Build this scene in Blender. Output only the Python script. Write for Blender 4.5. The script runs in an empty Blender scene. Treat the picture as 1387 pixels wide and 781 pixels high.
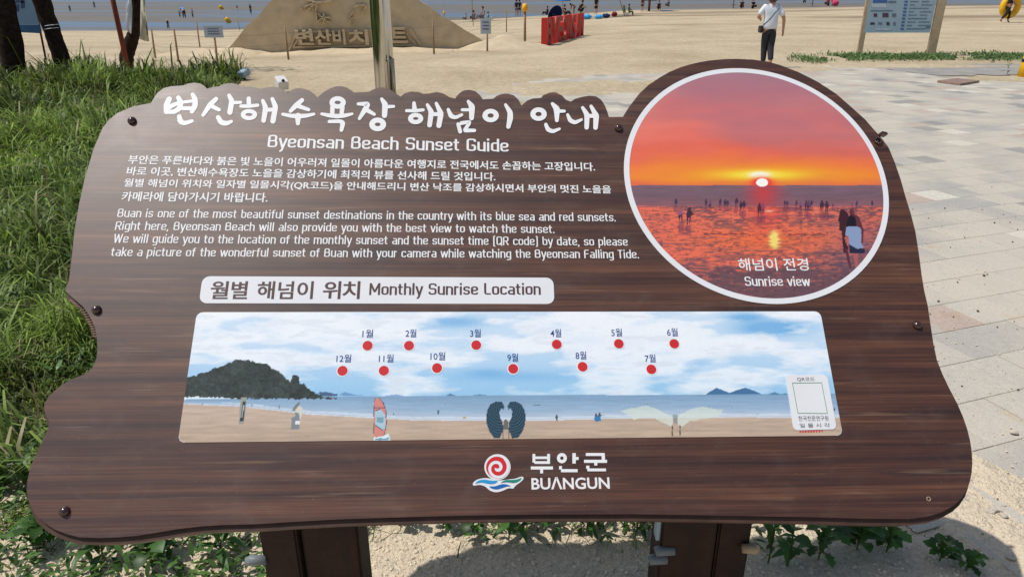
import bpy, bmesh, math, random
import numpy as np
from mathutils import Vector, Matrix
random.seed(7); rng = np.random.default_rng(11)
S = bpy.context.scene

# ---------------------------------------------------------------- camera, sky, sun, exposure
FPX = 980.0; CAMH = 1.7; PITCH = math.atan(405 / FPX)
cs, sn = math.cos(PITCH), math.sin(PITCH)
cam_d = bpy.data.cameras.new("camera"); cam = bpy.data.objects.new("camera", cam_d)
S.collection.objects.link(cam); S.camera = cam
cam.location = (0, 0, CAMH); cam.rotation_euler = (math.pi / 2 - PITCH, 0, 0)
cam_d.sensor_width = 36; cam_d.lens = FPX / 1387 * 36; cam_d.clip_start = .05; cam_d.clip_end = 9000

SUN = Vector((-.455, -.010, .885)).normalized()
w = bpy.data.worlds.new("World"); S.world = w; w.use_nodes = True
nt = w.node_tree; bg = nt.nodes["Background"]
sky = nt.nodes.new("ShaderNodeTexSky"); sky.sky_type = 'NISHITA'; sky.sun_disc = False
sky.sun_elevation = math.asin(SUN.z); sky.sun_rotation = math.atan2(SUN.x, SUN.y)
sky.air_density = 1.2; sky.dust_density = 1.5
nt.links.new(sky.outputs[0], bg.inputs[0]); bg.inputs[1].default_value = .09
sl = bpy.data.lights.new("sun", 'SUN'); sl.energy = 3.6; sl.angle = math.radians(.53); sl.color = (1, .955, .9)
so = bpy.data.objects.new("sun", sl); S.collection.objects.link(so)
so.rotation_euler = (-SUN).to_track_quat('-Z', 'Y').to_euler(); so.location = (-5, 0, 12)
S.view_settings.view_transform = 'Standard'; S.view_settings.look = 'None'
S.view_settings.exposure = 0.0; S.view_settings.gamma = 1
S.view_settings.use_curve_mapping = False
S.cycles.max_bounces = 6; S.cycles.transparent_max_bounces = 12

# ---------------------------------------------------------------- geometry of the place (photo measurements turned into metres)
def ray(px, py):
    a = (px - 693.5) / FPX; b = (390.5 - py) / FPX
    return np.array((a, cs + b * sn, -sn + b * cs))
CAM = np.array((0, 0, CAMH))
def at(px, py, Y):                     # the point at forward distance Y
    r = ray(px, py); return CAM + r * (Y / r[1])
ZC_P = [300, 690, 850, 1000, 1150, 1400]; ZC_Z = [-2.8, -1.4, -.5, -.35, -.2, 0.0]
SEA = -4.0
def ground_z(X, Y):
    X = np.asarray(X, float); Y = np.asarray(Y, float)
    p = 693 + X / np.maximum(Y, 8.) * 1020
    zc = np.interp(p, ZC_P, ZC_Z)
    z = zc * np.clip((Y - 16) / 74, 0, 1)
    k = np.clip((Y - 90) / 35, 0, 1)
    z = np.where(Y > 90, zc + (-4.6 - zc) * k, z)
    return z
def gnd(px, py):
    r = ray(px, py); t = 1.0
    last = CAM
    while t < 900:
        p = CAM + r * t
        if p[2] <= max(float(ground_z(p[0], p[1])), SEA): break
        t *= 1.004
    p = CAM + r * t
    return Vector((p[0], p[1], max(float(ground_z(p[0], p[1])), SEA)))
def ppm(p):                            # photo pixels per metre at a point
    d = p[1] * cs - (p[2] - CAMH) * sn; return FPX / d

# ---------------------------------------------------------------- helpers
COL = S.collection
def link(o, parent=None):
    COL.objects.link(o)
    if parent is not None: o.parent = parent
    return o
def mesh(name, verts, faces, mats=None, parent=None, smooth=False, mi=None):
    me = bpy.data.meshes.new(name); me.from_pydata([tuple(v) for v in verts], [], faces); me.update()
    if smooth: me.polygons.foreach_set('use_smooth', [True] * len(me.polygons))
    o = bpy.data.objects.new(name, me)
    for m in (mats if isinstance(mats, (list, tuple)) else [mats] if mats else []): me.materials.append(m)
    if mi is not None: me.polygons.foreach_set('material_index', mi)
    return link(o, parent)
def bobj(name, bm, mats, parent=None, smooth=False):
    me = bpy.data.meshes.new(name); bmesh.ops.recalc_face_normals(bm, faces=bm.faces); bm.to_mesh(me); bm.free()
    if smooth: me.polygons.foreach_set('use_smooth', [True] * len(me.polygons))
    for m in (mats if isinstance(mats, (list, tuple)) else [mats]): me.materials.append(m)
    return link(bpy.data.objects.new(name, me), parent)
def tag(o, label=None, cat=None, group=None, kind=None):
    if label: o['label'] = label
    if cat: o['category'] = cat
    if group: o['group'] = group
    if kind: o['kind'] = kind
    return o
def empty(name, loc, label, cat, group=None, rz=0):
    o = bpy.data.objects.new(name, None); o.empty_display_size = .1; o.location = loc; o.rotation_euler.z = rz
    return tag(link(o), label, cat, group)
def lin(c):
    c = np.asarray(c, float) / 255
    return np.where(c <= .04045, c / 12.92, ((c + .055) / 1.055) ** 2.4)

def box(bm, c, s, rot=None):
    M = Matrix.Translation(Vector(c)) @ (rot.to_4x4() if rot is not None else Matrix.Identity(4)) @ Matrix.Diagonal((s[0], s[1], s[2], 1))
    return bmesh.ops.create_cube(bm, size=1, matrix=M)['verts']
def tube(bm, pts, rads, seg=8, caps=True):
    pts = [Vector(p) for p in pts]; rings = []
    if not isinstance(rads, (list, tuple, np.ndarray)): rads = [rads] * len(pts)
    for i, p in enumerate(pts):
        d = (pts[min(i + 1, len(pts) - 1)] - pts[max(i - 1, 0)]).normalized()
        a = d.orthogonal().normalized() if i == 0 else (A - d * A.dot(d)).normalized()
        A = a; b = d.cross(a)
        rings.append([bm.verts.new(p + (a * math.cos(t) + b * math.sin(t)) * rads[i]) for t in [2 * math.pi * k / seg for k in range(seg)]])
    for r0, r1 in zip(rings, rings[1:]):
        for k in range(seg): bm.faces.new((r0[k], r0[(k + 1) % seg], r1[(k + 1) % seg], r1[k]))
    if caps:
        bm.faces.new(rings[0][::-1]); bm.faces.new(rings[-1])
def tube_obj(name, pts, rads, mat, parent=None, seg=8):
    bm = bmesh.new(); tube(bm, pts, rads, seg); return bobj(name, bm, mat, parent, True)

# value noise in numpy
class Noise:
    def __init__(s, seed): s.g = np.random.default_rng(seed).random((257, 257))
    def n(s, x, y):
        xi = np.floor(x).astype(int); yi = np.floor(y).astype(int); fx = x - xi; fy = y - yi
        fx = fx * fx * (3 - 2 * fx); fy = fy * fy * (3 - 2 * fy); g = s.g
        a = g[xi % 256, yi % 256]; b = g[(xi + 1) % 256, yi % 256]; c = g[xi % 256, (yi + 1) % 256]; d = g[(xi + 1) % 256, (yi + 1) % 256]
        return (a * (1 - fx) + b * fx) * (1 - fy) + (c * (1 - fx) + d * fx) * fy
    def f(s, x, y, o=4):
        t = 0; a = .5; k = 1.
        for i in range(o): t = t + a * s.n(x * k + 17 * i, y * k + 5 * i); a *= .5; k *= 2.03
        return t / (1 - .5 ** o)
NZ = Noise(3)

# ---------------------------------------------------------------- materials
def new_mat(name):
    m = bpy.data.materials.new(name); m.use_nodes = True
    return m, m.node_tree.nodes, m.node_tree.links, m.node_tree.nodes['Principled BSDF']
def coords(N, L, scale=(1, 1, 1), kind='Object'):
    if kind == 'World':
        tc = N.new('ShaderNodeNewGeometry'); out = tc.outputs['Position']
    else:
        tc = N.new('ShaderNodeTexCoord'); out = tc.outputs[kind]
    mp = N.new('ShaderNodeMapping'); mp.inputs['Scale'].default_value = scale
    L.new(out, mp.inputs[0]); return mp.outputs[0]
def noise(N, L, vec, scale, detail=4, rough=.55, dist=0):
    n = N.new('ShaderNodeTexNoise'); n.inputs['Scale'].default_value = scale; n.inputs['Detail'].default_value = detail
    n.inputs['Roughness'].default_value = rough; n.inputs['Distortion'].default_value = dist
    L.new(vec, n.inputs['Vector']); return n.outputs['Fac']
def ramp(N, L, fac, stops):
    r = N.new('ShaderNodeValToRGB'); e = r.color_ramp.elements
    e[0].position = stops[0][0]; e[0].color = (*stops[0][1], 1); e[1].position = stops[-1][0]; e[1].color = (*stops[-1][1], 1)
    for p, c in stops[1:-1]:
        q = e.new(p); q.color = (*c, 1)
    L.new(fac, r.inputs[0]); return r.outputs[0]
def mixc(N, L, fac, a, b, mode='MIX'):
    m = N.new('ShaderNodeMix'); m.data_type = 'RGBA'; m.blend_type = mode
    for i, v in ((0, fac), (6, a), (7, b)):
        if hasattr(v, 'links'): L.new(v, m.inputs[i])
        else: m.inputs[i].default_value = v if i == 0 else (*v, 1)
    return m.outputs[2]
def bump(N, L, P, h, strength=.5, dist=.01):
    b = N.new('ShaderNodeBump'); b.inputs['Strength'].default_value = strength; b.inputs['Distance'].default_value = dist
    L.new(h, b.inputs['Height'])
    if P.inputs['Normal'].links: L.new(P.inputs['Normal'].links[0].from_socket, b.inputs['Normal'])
    L.new(b.outputs[0], P.inputs['Normal'])
def simple(name, col, rough=.6, metal=0, var=.25, scale=12, spec=.4, bmp=0, srgb=True, alpha=1, trans=0):
    m, N, L, P = new_mat(name)
    c = lin(col) if srgb else np.array(col, float)
    v = coords(N, L); f = noise(N, L, v, scale, 5)
    k = ramp(N, L, f, [(.3, tuple(c * (1 - var))), (.7, tuple(np.minimum(c * (1 + var), 1)))])
    L.new(k, P.inputs['Base Color'])
    P.inputs['Roughness'].default_value = rough; P.inputs['Metallic'].default_value = metal
    P.inputs['Specular IOR Level'].default_value = spec; P.inputs['Alpha'].default_value = alpha
    if trans: P.inputs['Transmission Weight'].default_value = trans
    if bmp: bump(N, L, P, noise(N, L, v, scale * 6, 3), bmp, .004)
    return m

def mat_sand():
    m, N, L, P = new_mat('beach_sand'); v = coords(N, L, kind='World')
    a = noise(N, L, v, .35, 6, .6); b = noise(N, L, v, 60, 4, .7); c = noise(N, L, v, 7, 5, .65)
    c1 = ramp(N, L, a, [(.3, (.44, .355, .23)), (.5, (.54, .445, .30)), (.72, (.62, .52, .37))])
    c2 = ramp(N, L, b, [(.25, (.7, .68, .66)), (.5, (.98, .98, .98)), (.8, (1.1, 1.08, 1.05))])
    col = mixc(N, L, 1., c1, c2, 'MULTIPLY')
    c3 = ramp(N, L, c, [(.35, (.84, .83, .82)), (.6, (1.05, 1.05, 1.05))])
    col = mixc(N, L, 1., col, c3, 'MULTIPLY')
    # damp band parallel to the shore
    vb = coords(N, L, (.018, .09, 1), kind='World'); d = noise(N, L, vb, 1.2, 3)
    sx = N.new('ShaderNodeSeparateXYZ'); g = N.new('ShaderNodeNewGeometry'); L.new(g.outputs['Position'], sx.inputs[0])
    far = N.new('ShaderNodeMapRange'); far.inputs[1].default_value = 26; far.inputs[2].default_value = 45; L.new(sx.outputs[1], far.inputs[0])
    dm = ramp(N, L, d, [(.5, (0, 0, 0)), (.62, (1, 1, 1))])
    mm = N.new('ShaderNodeMath'); mm.operation = 'MULTIPLY'; L.new(dm, mm.inputs[0]); L.new(far.outputs[0], mm.inputs[1])
    col = mixc(N, L, mm.outputs[0], col, (.29, .225, .15))
    # near the sign: greyer granite sand
    ne = N.new('ShaderNodeMapRange'); ne.inputs[1].default_value = 6; ne.inputs[2].default_value = 2.6; L.new(sx.outputs[1], ne.inputs[0])
    gn = mixc(N, L, 1., c2, (.68, .575, .42), 'MULTIPLY')
    col = mixc(N, L, ne.outputs[0], col, gn)
    L.new(col, P.inputs['Base Color']); P.inputs['Roughness'].default_value = .95; P.inputs['Specular IOR Level'].default_value = .15
    bump(N, L, P, noise(N, L, v, 3.2, 6, .7), .9, .09)
    bump(N, L, P, b, .7, .012)
    return m
def mat_sea():
    m, N, L, P = new_mat('tidal_water'); v = coords(N, L, (.0045, .02, 1), 'World')
    a = noise(N, L, v, 1.35, 4, .55, .6)
    f = ramp(N, L, a, [(.44, (0, 0, 0)), (.52, (1, 1, 1))])
    wet = ramp(N, L, noise(N, L, coords(N, L, (.1, .5, 1), 'World'), 1, 4), [(.3, (.14, .122, .102)), (.7, (.20, .178, .15))])
    wat = ramp(N, L, noise(N, L, coords(N, L, (.01, .08, 1), 'World'), 1, 5), [(.3, (.085, .135, .205)), (.7, (.13, .18, .25))])
    L.new(mixc(N, L, f, wat, wet), P.inputs['Base Color'])
    r = ramp(N, L, f, [(0, (.33,) * 3), (1, (.6,) * 3)]); L.new(r, P.inputs['Roughness'])
    s = ramp(N, L, f, [(0, (.35,) * 3), (1, (.16,) * 3)]); L.new(s, P.inputs['Specular IOR Level'])
    bump(N, L, P, noise(N, L, coords(N, L, (.8, 1.6, 1), 'World'), 1, 5), .6, .12)
    return m
def mat_wood():
    m, N, L, P = new_mat('wood_grain_print')
    v1 = coords(N, L, (.55, 26, 1)); v2 = coords(N, L, (1.3, 120, 1)); v3 = coords(N, L, (.8, 7, 1)); v4 = coords(N, L, (2.2, 55, 1))
    a = noise(N, L, v1, 1.5, 5, .6, .25); b = noise(N, L, v2, 2., 4, .7, .1); c = noise(N, L, v3, 1.8, 3, .5, .3); d = noise(N, L, v4, 1.4, 3, .6, .2)
    base = ramp(N, L, a, [(.26, (.025, .0095, .0060)), (.40, (.050, .0175, .0095)), (.52, (.078, .0285, .0140)), (.64, (.112, .0430, .0195)), (.78, (.175, .078, .036))])
    fine = ramp(N, L, b, [(.3, (.48, .48, .52)), (.5, (.98, .98, .98)), (.72, (1.6, 1.55, 1.4))])
    col = mixc(N, L, 1., base, fine, 'MULTIPLY')
    dk = ramp(N, L, c, [(.62, (0, 0, 0)), (.72, (.7, .7, .7))])
    col = mixc(N, L, dk, col, (.016, .0105, .013))
    lt = ramp(N, L, d, [(.61, (0, 0, 0)), (.72, (.6, .6, .6))])
    col = mixc(N, L, lt, col, (.21, .12, .068))
    ds = noise(N, L, coords(N, L, (6, 9, 1)), 1.6, 6, .7, .4); dust = ramp(N, L, ds, [(.52, (0, 0, 0)), (.75, (.05, .05, .05))]); col = mixc(N, L, dust, col, (.42, .38, .32))
    sp_ = noise(N, L, coords(N, L), 260, 2, .6); spk = ramp(N, L, sp_, [(.735, (0, 0, 0)), (.76, (.5, .5, .5))]); col = mixc(N, L, spk, col, (.45, .42, .38))
    L.new(col, P.inputs['Base Color'])
    rr_ = ramp(N, L, ds, [(.3, (.41,) * 3), (.7, (.48,) * 3)]); L.new(rr_, P.inputs['Roughness'])
    P.inputs['Roughness'].default_value = .37; P.inputs['Specular IOR Level'].default_value = .74
    g = noise(N, L, coords(N, L), 900, 2, .5); bump(N, L, P, g, .25, .0006)
    return m
def mat_attr(name, rough=.43, spec=.3, attr='Col', translucent=0, grain=0, mul=1.0):
    m, N, L, P = new_mat(name); a = N.new('ShaderNodeAttribute'); a.attribute_name = attr
    col = a.outputs['Color']
    if grain:
        g = ramp(N, L, noise(N, L, coords(N, L), grain, 3, .7), [(.3, (.93,) * 3), (.7, (1.04,) * 3)]); col = mixc(N, L, 1., col, g, 'MULTIPLY')
    L.new(col, P.inputs['Base Color']); P.inputs['Roughness'].default_value = rough; P.inputs['Specular IOR Level'].default_value = spec
    if translucent:
        t = N.new('ShaderNodeBsdfTranslucent'); L.new(col, t.inputs[0]); mx = N.new('ShaderNodeMixShader'); mx.inputs[0].default_value = translucent
        L.new(P.outputs[0], mx.inputs[1]); L.new(t.outputs[0], mx.inputs[2]); L.new(mx.outputs[0], N['Material Output'].inputs[0])
    return m
def mat_paver(name, c, keep=1.0):
    m, N, L, P = new_mat(name); v = coords(N, L, kind='World'); c = np.array(c)
    f = noise(N, L, v, 28, 5, .7)
    k = ramp(N, L, f, [(.3, tuple(c * .86)), (.7, tuple(c * 1.1))])
    dust = noise(N, L, v, 1.1, 5, .6); dm = ramp(N, L, dust, [(.38, (.3 * keep,) * 3), (.60, (.85 * keep,) * 3)])
    k = mixc(N, L, dm, k, (.56, .50, .40))
    sp = ramp(N, L, noise(N, L, v, 140, 3, .7), [(.33, (.72,) * 3), (.5, (1.,) * 3)]); k = mixc(N, L, 1., k, sp, 'MULTIPLY')
    st = ramp(N, L, noise(N, L, v, 2.6, 4, .6, .5), [(.64, (1., 1., 1.)), (.74, (1.0, .88, .72))]); k = mixc(N, L, 1., k, st, 'MULTIPLY')
    L.new(k, P.inputs['Base Color']); P.inputs['Roughness'].default_value = .8; P.inputs['Specular IOR Level'].default_value = .3
    bump(N, L, P, f, .5, .004); return m
M = {}
M['sand'] = mat_sand(); M['sea'] = mat_sea(); M['wood'] = mat_wood()
M['print'] = mat_attr('printed_picture', .45, .3, grain=500)
M['white_print'] = simple('white_lettering', (.80, .80, .80), .42, var=.03, srgb=False, spec=.3)
M['panel_white'] = simple('white_backing', (.74, .75, .77), .45, var=.02, srgb=False, spec=.3)
M['brown_print'] = simple('brown_lettering', (82, 58, 56), .45, var=.05)
M['navy_print'] = simple('navy_lettering', (25, 62, 130), .45, var=.05)
M['red_print'] = simple('red_print', (200, 42, 48), .45, var=.05)
M['blue_print'] = simple('blue_print', (24, 98, 170), .45, var=.05)
M['sky_print'] = simple('light_blue_print', (45, 145, 200), .45, var=.05)
M['green_print'] = simple('green_print', (32, 130, 112), .45, var=.05)
M['lime_line'] = simple('green_line_print', (110, 160, 110), .45, var=.05)
M['dark_print'] = simple('dark_lettering', (60, 58, 66), .45, var=.05)
M['edge'] = simple('board_edge', (70, 48, 36), .6, var=.3, scale=20)
M['edge2'] = simple('board_core', (92, 70, 52), .7, var=.3, scale=20)
M['rib'] = simple('corrugated_edge', (120, 95, 80), .6, var=.4, scale=60)
M['post'] = simple('red_brown_stained_timber', (44, 23, 17), .75, var=.55, scale=9, bmp=.8)
def worn():
    nt_ = M['post'].node_tree; N, L, P = nt_.nodes, nt_.links, nt_.nodes['Principled BSDF']; src = P.inputs['Base Color'].links[0].from_socket
    f = noise(N, L, coords(N, L, (22, 22, 1.4)), 1.6, 5, .65); c = mixc(N, L, ramp(N, L, f, [(.50, (0, 0, 0)), (.66, (.6, .6, .6))]), src, (.012, .008, .007)); L.new(c, P.inputs['Base Color'])
worn()
M['screw'] = simple('brown_screw_cap', (58, 34, 30), .18, var=.1, spec=.7)
M['steel'] = simple('polished_steel', (.55, .55, .54), .13, 1, .08, 3, srgb=False)
def streaky():
    nt_ = M['steel'].node_tree; N, L, P = nt_.nodes, nt_.links, nt_.nodes['Principled BSDF']
    f = noise(N, L, coords(N, L, (26, 26, .35)), 1.3, 4, .6); L.new(ramp(N, L, f, [(.36, (.16, .16, .15)), (.5, (.55, .55, .54)), (.7, (.68, .68, .66))]), P.inputs['Base Color']); bump(N, L, P, f, .25, .01)
streaky()
M['pale_plastic'] = simple('pale_plastic', (118, 126, 130), .5, var=.1)
M['white_paint'] = simple('white_paint', (.7, .69, .66), .5, var=.08, srgb=False)
M['black'] = simple('black_rubber', (22, 22, 24), .6, var=.2)
M['bark'] = simple('pine_bark', (50, 38, 32), .95, var=.55, scale=14, bmp=1., spec=.1)
M['rust'] = simple('rusty_red_paint', (118, 48, 30), .7, var=.3, scale=10)
M['stake'] = simple('weathered_stake', (150, 122, 92), .85, var=.25, scale=20)
M['rope'] = simple('grey_rope', (150, 135, 112), .9)
M['tan_post'] = simple('tan_post_paint', (172, 152, 124), .7, var=.15, scale=6)
M['sculpt'] = simple('packed_sand', (.56, .455, .31), .95, var=.12, scale=3, srgb=False, spec=.1, bmp=.6)
M['red_paint'] = simple('red_letter_paint', (190, 40, 34), .5, var=.12, scale=3)
M['red_wood'] = simple('brownish_red_face', (165, 72, 62), .7, var=.2, scale=4)  # browner red for the letter fronts than for their sides
M['bluegrey'] = simple('blue_grey_sign_print', (150, 172, 188), .5, var=.05)
M['bar'] = simple('grey_blue_text_bar', (98, 116, 138), .5, var=.2)
M['barblue'] = simple('blue_bar', (64, 98, 160), .5, var=.1)
M['lightbar'] = simple('pale_panel', (182, 190, 202), .5, var=.05)
M['asphalt'] = simple('grey_worn_slab', (.29, .275, .25), .85, var=.2, scale=2, srgb=False, bmp=.5)
M['rusty_plate'] = simple('rusty_manhole_cover', (140, 116, 104), .7, var=.2, scale=15)
M['yellow'] = simple('yellow_plastic', (235, 180, 20), .45, var=.08)
M['blue_cloth'] = simple('blue_parasol_cloth', (40, 105, 205), .7, var=.1)
M['navy_cloth'] = simple('navy_parasol_cloth', (24, 38, 92), .7, var=.15)
M['cyan_cloth'] = simple('bright_blue_cloth', (60, 165, 225), .6, var=.15)
M['lime_cloth'] = simple('lime_cloth', (190, 215, 90), .7, var=.1)
M['red_cloth'] = simple('dark_red_cloth', (120, 30, 42), .7, var=.2)
M['pink_cloth'] = simple('pink_cloth', (205, 70, 110), .7, var=.2)
M['olive_cloth'] = simple('olive_cloth', (130, 130, 90), .8, var=.2)
M['thatch'] = simple('straw_thatch', (150, 118, 74), .95, var=.35, scale=30, bmp=.8)
M['brown_pole'] = simple('brown_pole', (112, 76, 58), .8, var=.2)
M['skin'] = simple('skin', (190, 140, 112), .55, var=.06)
M['tan_skin'] = simple('tanned_skin', (150, 102, 78), .55, var=.06)
M['hair'] = simple('dark_hair', (30, 24, 22), .6, var=.2)
M['brown_hair'] = simple('brown_hair', (92, 58, 44), .55, var=.3, scale=60)
M['black_cloth'] = simple('black_cloth', (24, 24, 30), .85, var=.2)
M['grey_cloth'] = simple('grey_cloth', (112, 116, 126), .85, var=.2)
M['white_cloth'] = simple('white_cloth', (.74, .77, .82), .8, var=.04, srgb=False)
M['teal_cloth'] = simple('teal_cloth', (60, 130, 150), .85, var=.15)
M['plum_cloth'] = simple('plum_cloth', (84, 66, 84), .85, var=.15)
M['charcoal'] = simple('charcoal_cloth', (46, 47, 52), .85, var=.15)
M['stone'] = simple('pale_stone', (190, 180, 165), .9, var=.15, scale=30, bmp=.5)
M['film'] = simple('clear_plastic_bag', (205, 212, 218), .25, var=.1, alpha=.55)
M['dirty_film'] = simple('dirty_white_plastic_sheet', (192, 188, 168), .5, var=.12, alpha=.92)
M['banner'] = None
M['leaf'] = mat_attr('green_leaf', .45, .35, translucent=.3)
M['grass'] = mat_attr('grass_blade', .5, .28, translucent=.32)

# ---------------------------------------------------------------- ground, sea
def grid_terrain():
    xs = np.concatenate([-np.geomspace(900, 14, 26), np.linspace(-13, 16, 60), np.geomspace(17, 900, 26)])
    ys = np.concatenate([-np.geomspace(900, 2, 14), np.linspace(0, 16, 20), np.linspace(17, 130, 90), [150, 200, 300, 600, 1500, 4000]])
    X, Y = np.meshgrid(xs, ys); Z = ground_z(X, Y)
    amp = np.clip((Y - 17) / 10, 0, 1) * .05
    Z = Z + (NZ.f(X * .45 + 50, Y * .45 + 50, 3) - .5) * amp * 1.6
    V = np.c_[X.ravel(), Y.ravel(), Z.ravel()]; nx = len(xs); F = []
    for j in range(len(ys) - 1):
        for i in range(nx - 1): F.append((j * nx + i, j * nx + i + 1, (j + 1) * nx + i + 1, (j + 1) * nx + i))
    return mesh('ground', V, F, M['sand'], smooth=True)
tag(grid_terrain(), 'pale beach sand sloping down to the tidal flats', kind='structure')
tag(mesh('sea', [(-5000, 60, SEA), (5000, 60, SEA), (5000, 7000, SEA), (-5000, 7000, SEA)], [(0, 1, 2, 3)], M['sea']),
    'shallow blue water and brown wet tidal flats', kind='structure')

def in_poly(x, y, P):
    x = np.asarray(x, float); y = np.asarray(y, float); ins = np.zeros(x.shape, bool); n = len(P)
    for i in range(n):
        x0, y0 = P[i]; x1, y1 = P[(i + 1) % n]
        if y0 == y1: continue
        c = ((y0 > y) != (y1 > y)) & (x < (x1 - x0) * (y - y0) / (y1 - y0) + x0); ins ^= c
    return ins

# ---------------------------------------------------------------- the sign's plane
P0 = CAM + ray(693.5, 120) * (1.9 / ray(693.5, 120)[1])
R_ = np.array((1, 0, 0.)); F_ = np.array((0, cs, -sn)); D_ = np.array((0, -sn, -cs))
BU = .9986 * R_ + .0004 * D_ + .053 * F_; BV = -.019 * R_ - .933 * D_ + .36 * F_
BU /= np.linalg.norm(BU); BV -= BU * BV.dot(BU); BV /= np.linalg.norm(BV); BN = np.cross(BU, BV)
if BN.dot(CAM - P0) < 0: BN = -BN
class Plane:
    def __init__(s, o, u, v, n):
        s.o, s.u, s.v, s.n = o, u, v, n
        s.M = Matrix(((u[0], v[0], n[0], o[0]), (u[1], v[1], n[1], o[1]), (u[2], v[2], n[2], o[2]), (0, 0, 0, 1)))
    def uv(s, px, py):
        r = ray(px, py); t = (s.o - CAM).dot(s.n) / r.dot(s.n); p = CAM + r * t - s.o
        return float(p.dot(s.u)), float(p.dot(s.v))
    def px(s, U, V):
        p = s.o[None] + U[:, None] * s.u + V[:, None] * s.v - CAM
        f = p @ F_; return 693.5 + FPX * (p @ R_) / f, 390.5 + FPX * (p @ D_) / f
BP = Plane(P0, BU, BV, BN)
def put(o, plane, parent):
    o.parent = parent; o.matrix_basis = Matrix.Translation(-Vector(parent.location)) @ plane.M if parent.parent is None and parent.type == 'EMPTY' else Matrix.Identity(4)
    return o
def slab(bm, pts, z0, z1):             # closed prism from a 2-D outline
    b = [bm.verts.new((x, y, z0)) for x, y in pts]; t = [bm.verts.new((x, y, z1)) for x, y in pts]
    n = len(pts); bm.faces.new(t); bm.faces.new(b[::-1])
    for i in range(n): bm.faces.new((b[i], b[(i + 1) % n], t[(i + 1) % n], t[i]))

OUT = [(88,393.6),(93.3,379.7),(97.2,348),(101,312),(107,276.5),(115,240.8),(127,201),(139,173.3),(148,162),(158.7,153.5),(178.6,144.8),(204.4,139.6),
(208.2,133.2),(213.2,125.7),(221.5,119.6),(231.5,117),(244.7,116.2),(248.9,115.7),(254.7,113.3),(263,112.1),(271.3,113.3),(276.2,116.2),(280.4,120.2),
(287.8,118.2),(296.1,117.2),(299.5,115.2),(306.1,113.3),(314.4,112.9),(321,114.3),(327.6,117.9),(339.3,117.4),(347.5,118.6),(353,120.4),(360.7,118.8),(368,117.8),(375,118),
(382,120.5),(390,125.5),(396.6,121.1),(403,119.5),(409.4,119.8),(419.6,122.9),(425,127),(430,132),(437.5,125.4),(447.8,119.5),(455,117.2),(463,117),(470.8,119.3),(479.8,125.4),(493.8,124.9),(500.3,124.2),
(506.7,120.8),(512,119),(516.9,118.5),(522,119),(527.1,120.3),(536.1,126.7),(542.5,131),(547.6,126.7),(556.6,124.2),(566.8,124.7),(573.2,127.2),(582.2,126.7),(591.1,124.9),(596,125.6),(601.4,127.2),(609,131.8),(616.7,133.6),
(619.3,129.3),(625.7,123.8),(630,122.4),(636,121.8),(643.6,123.6),(650,128.8),(654,134.6),(668.2,133.9),(672.8,130),(678.7,127.8),(683,127),(688.2,127),(696,129.3),(702.5,135.4),(706.4,143),
(713.6,136.6),(721.5,133.5),(732.6,132.7),(735.8,129),(743.7,125.9),(748,125.3),(753.2,125.5),(761.2,129.4),(766.7,135.4),(773,137.8),(778.6,134.1),(788,131.4),(797.6,129.8),(807,130.6),(813.5,134.6),(817,139),(819.8,144.1),(822.5,151),
(824.8,158.5),(843.6,158.4),(851.8,145.2),(865.5,127.4),(878,115.5),(892.9,105.5),(906,98),(920.3,91.8),(934,87.6),(947.7,84.4),(961,82.2),(975,80.8),(987,80.1),(999.7,80),(1020,81),(1040,83.6),(1055.7,88.0),(1081.5,97.8),
(1107.2,110.7),(1133,127.4),(1158.7,150),(1172,162),(1184.4,176.3),(1194.7,187.9),(1203.7,200),(1212,220),(1220,243),(1226.6,266.5),(1233.6,289),(1239.9,313.2),(1244.6,343),(1248.5,373),(1252,394),(1256.5,413),(1264.5,466.3),(1269,487),(1276.5,506.2),
(1286,526),(1296.5,546),(1304,563),(1309.8,579.5),(1314,596),(1316.4,612.8),(1317,626),(1316.2,640),(1313.6,652),(1309.8,663),(1302,675),(1292,684),(1275,693.5),(1255.7,699.4),(1231.6,702.2),(1170,701.8),(1111,700),(980,697.6),(860,695.7),
(740,696),(623,697.7),(540,700),(461.5,702.6),(400,705.8),(350,709),(300,710.5),(273,712),(240,716),(210,721),(185,725),(161,727),(133,728),(107,727),(90,722.6),(73,716),(60,707.5),(48.8,697.6),(42,685),(38,673),(36.2,664),(36.6,653.7),(39.5,639),(44,624.4),(50,612),(56,600),(60,591.5),(63.4,583),
(66,577),(66.8,570.7),(62.8,563.4),(60,555),(60,546.3),(65.5,537),(73.2,529.3),(84,520.5),(97.6,513.2),(109,508.6),(117,505),(123.5,499.5),(127.8,492.7),(131,483),(131.9,473),(131.6,463),(130.7,453.7),(128.5,443.5),(124.4,434),(119,424),(112,414.6),(104,408),(97.6,402.4)]
out_uv = [BP.uv(*p) for p in OUT]

root = empty('information_sign', (0, 1.42, 0), 'large brown wood-grain lectern sign with scalloped top, sunset circle and beach panorama', 'sign')
bm = bmesh.new(); slab(bm, out_uv, -.006, 0)
face = bobj('face_panel', bm, M['wood']); put(face, BP, root)
c_ = np.mean(out_uv, axis=0)
bm = bmesh.new(); slab(bm, [(x * .9985 - .001, y - .0125) for x, y in out_uv], -.040, -.0075)
back = bobj('backing_board', bm, M['edge']); put(back, BP, root)
# ribbed core showing at the left notch
bm = bmesh.new()
nl = [i for i, p in enumerate(OUT) if p[0] < 134 and 400 < p[1] < 462]
seg = [BP.uv(*OUT[i]) for i in nl]
for (x0, y0), (x1, y1) in zip(seg, seg[1:]):
    for k in range(3):
        t = (k + .5) / 3; x = x0 + (x1 - x0) * t; y = y0 + (y1 - y0) * t
        box(bm, (x - .005, y - .0035, -.010), (.009, .0022, .012))
o = bobj('ribbed_edge', bm, M['rib']); put(o, BP, root)

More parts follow.
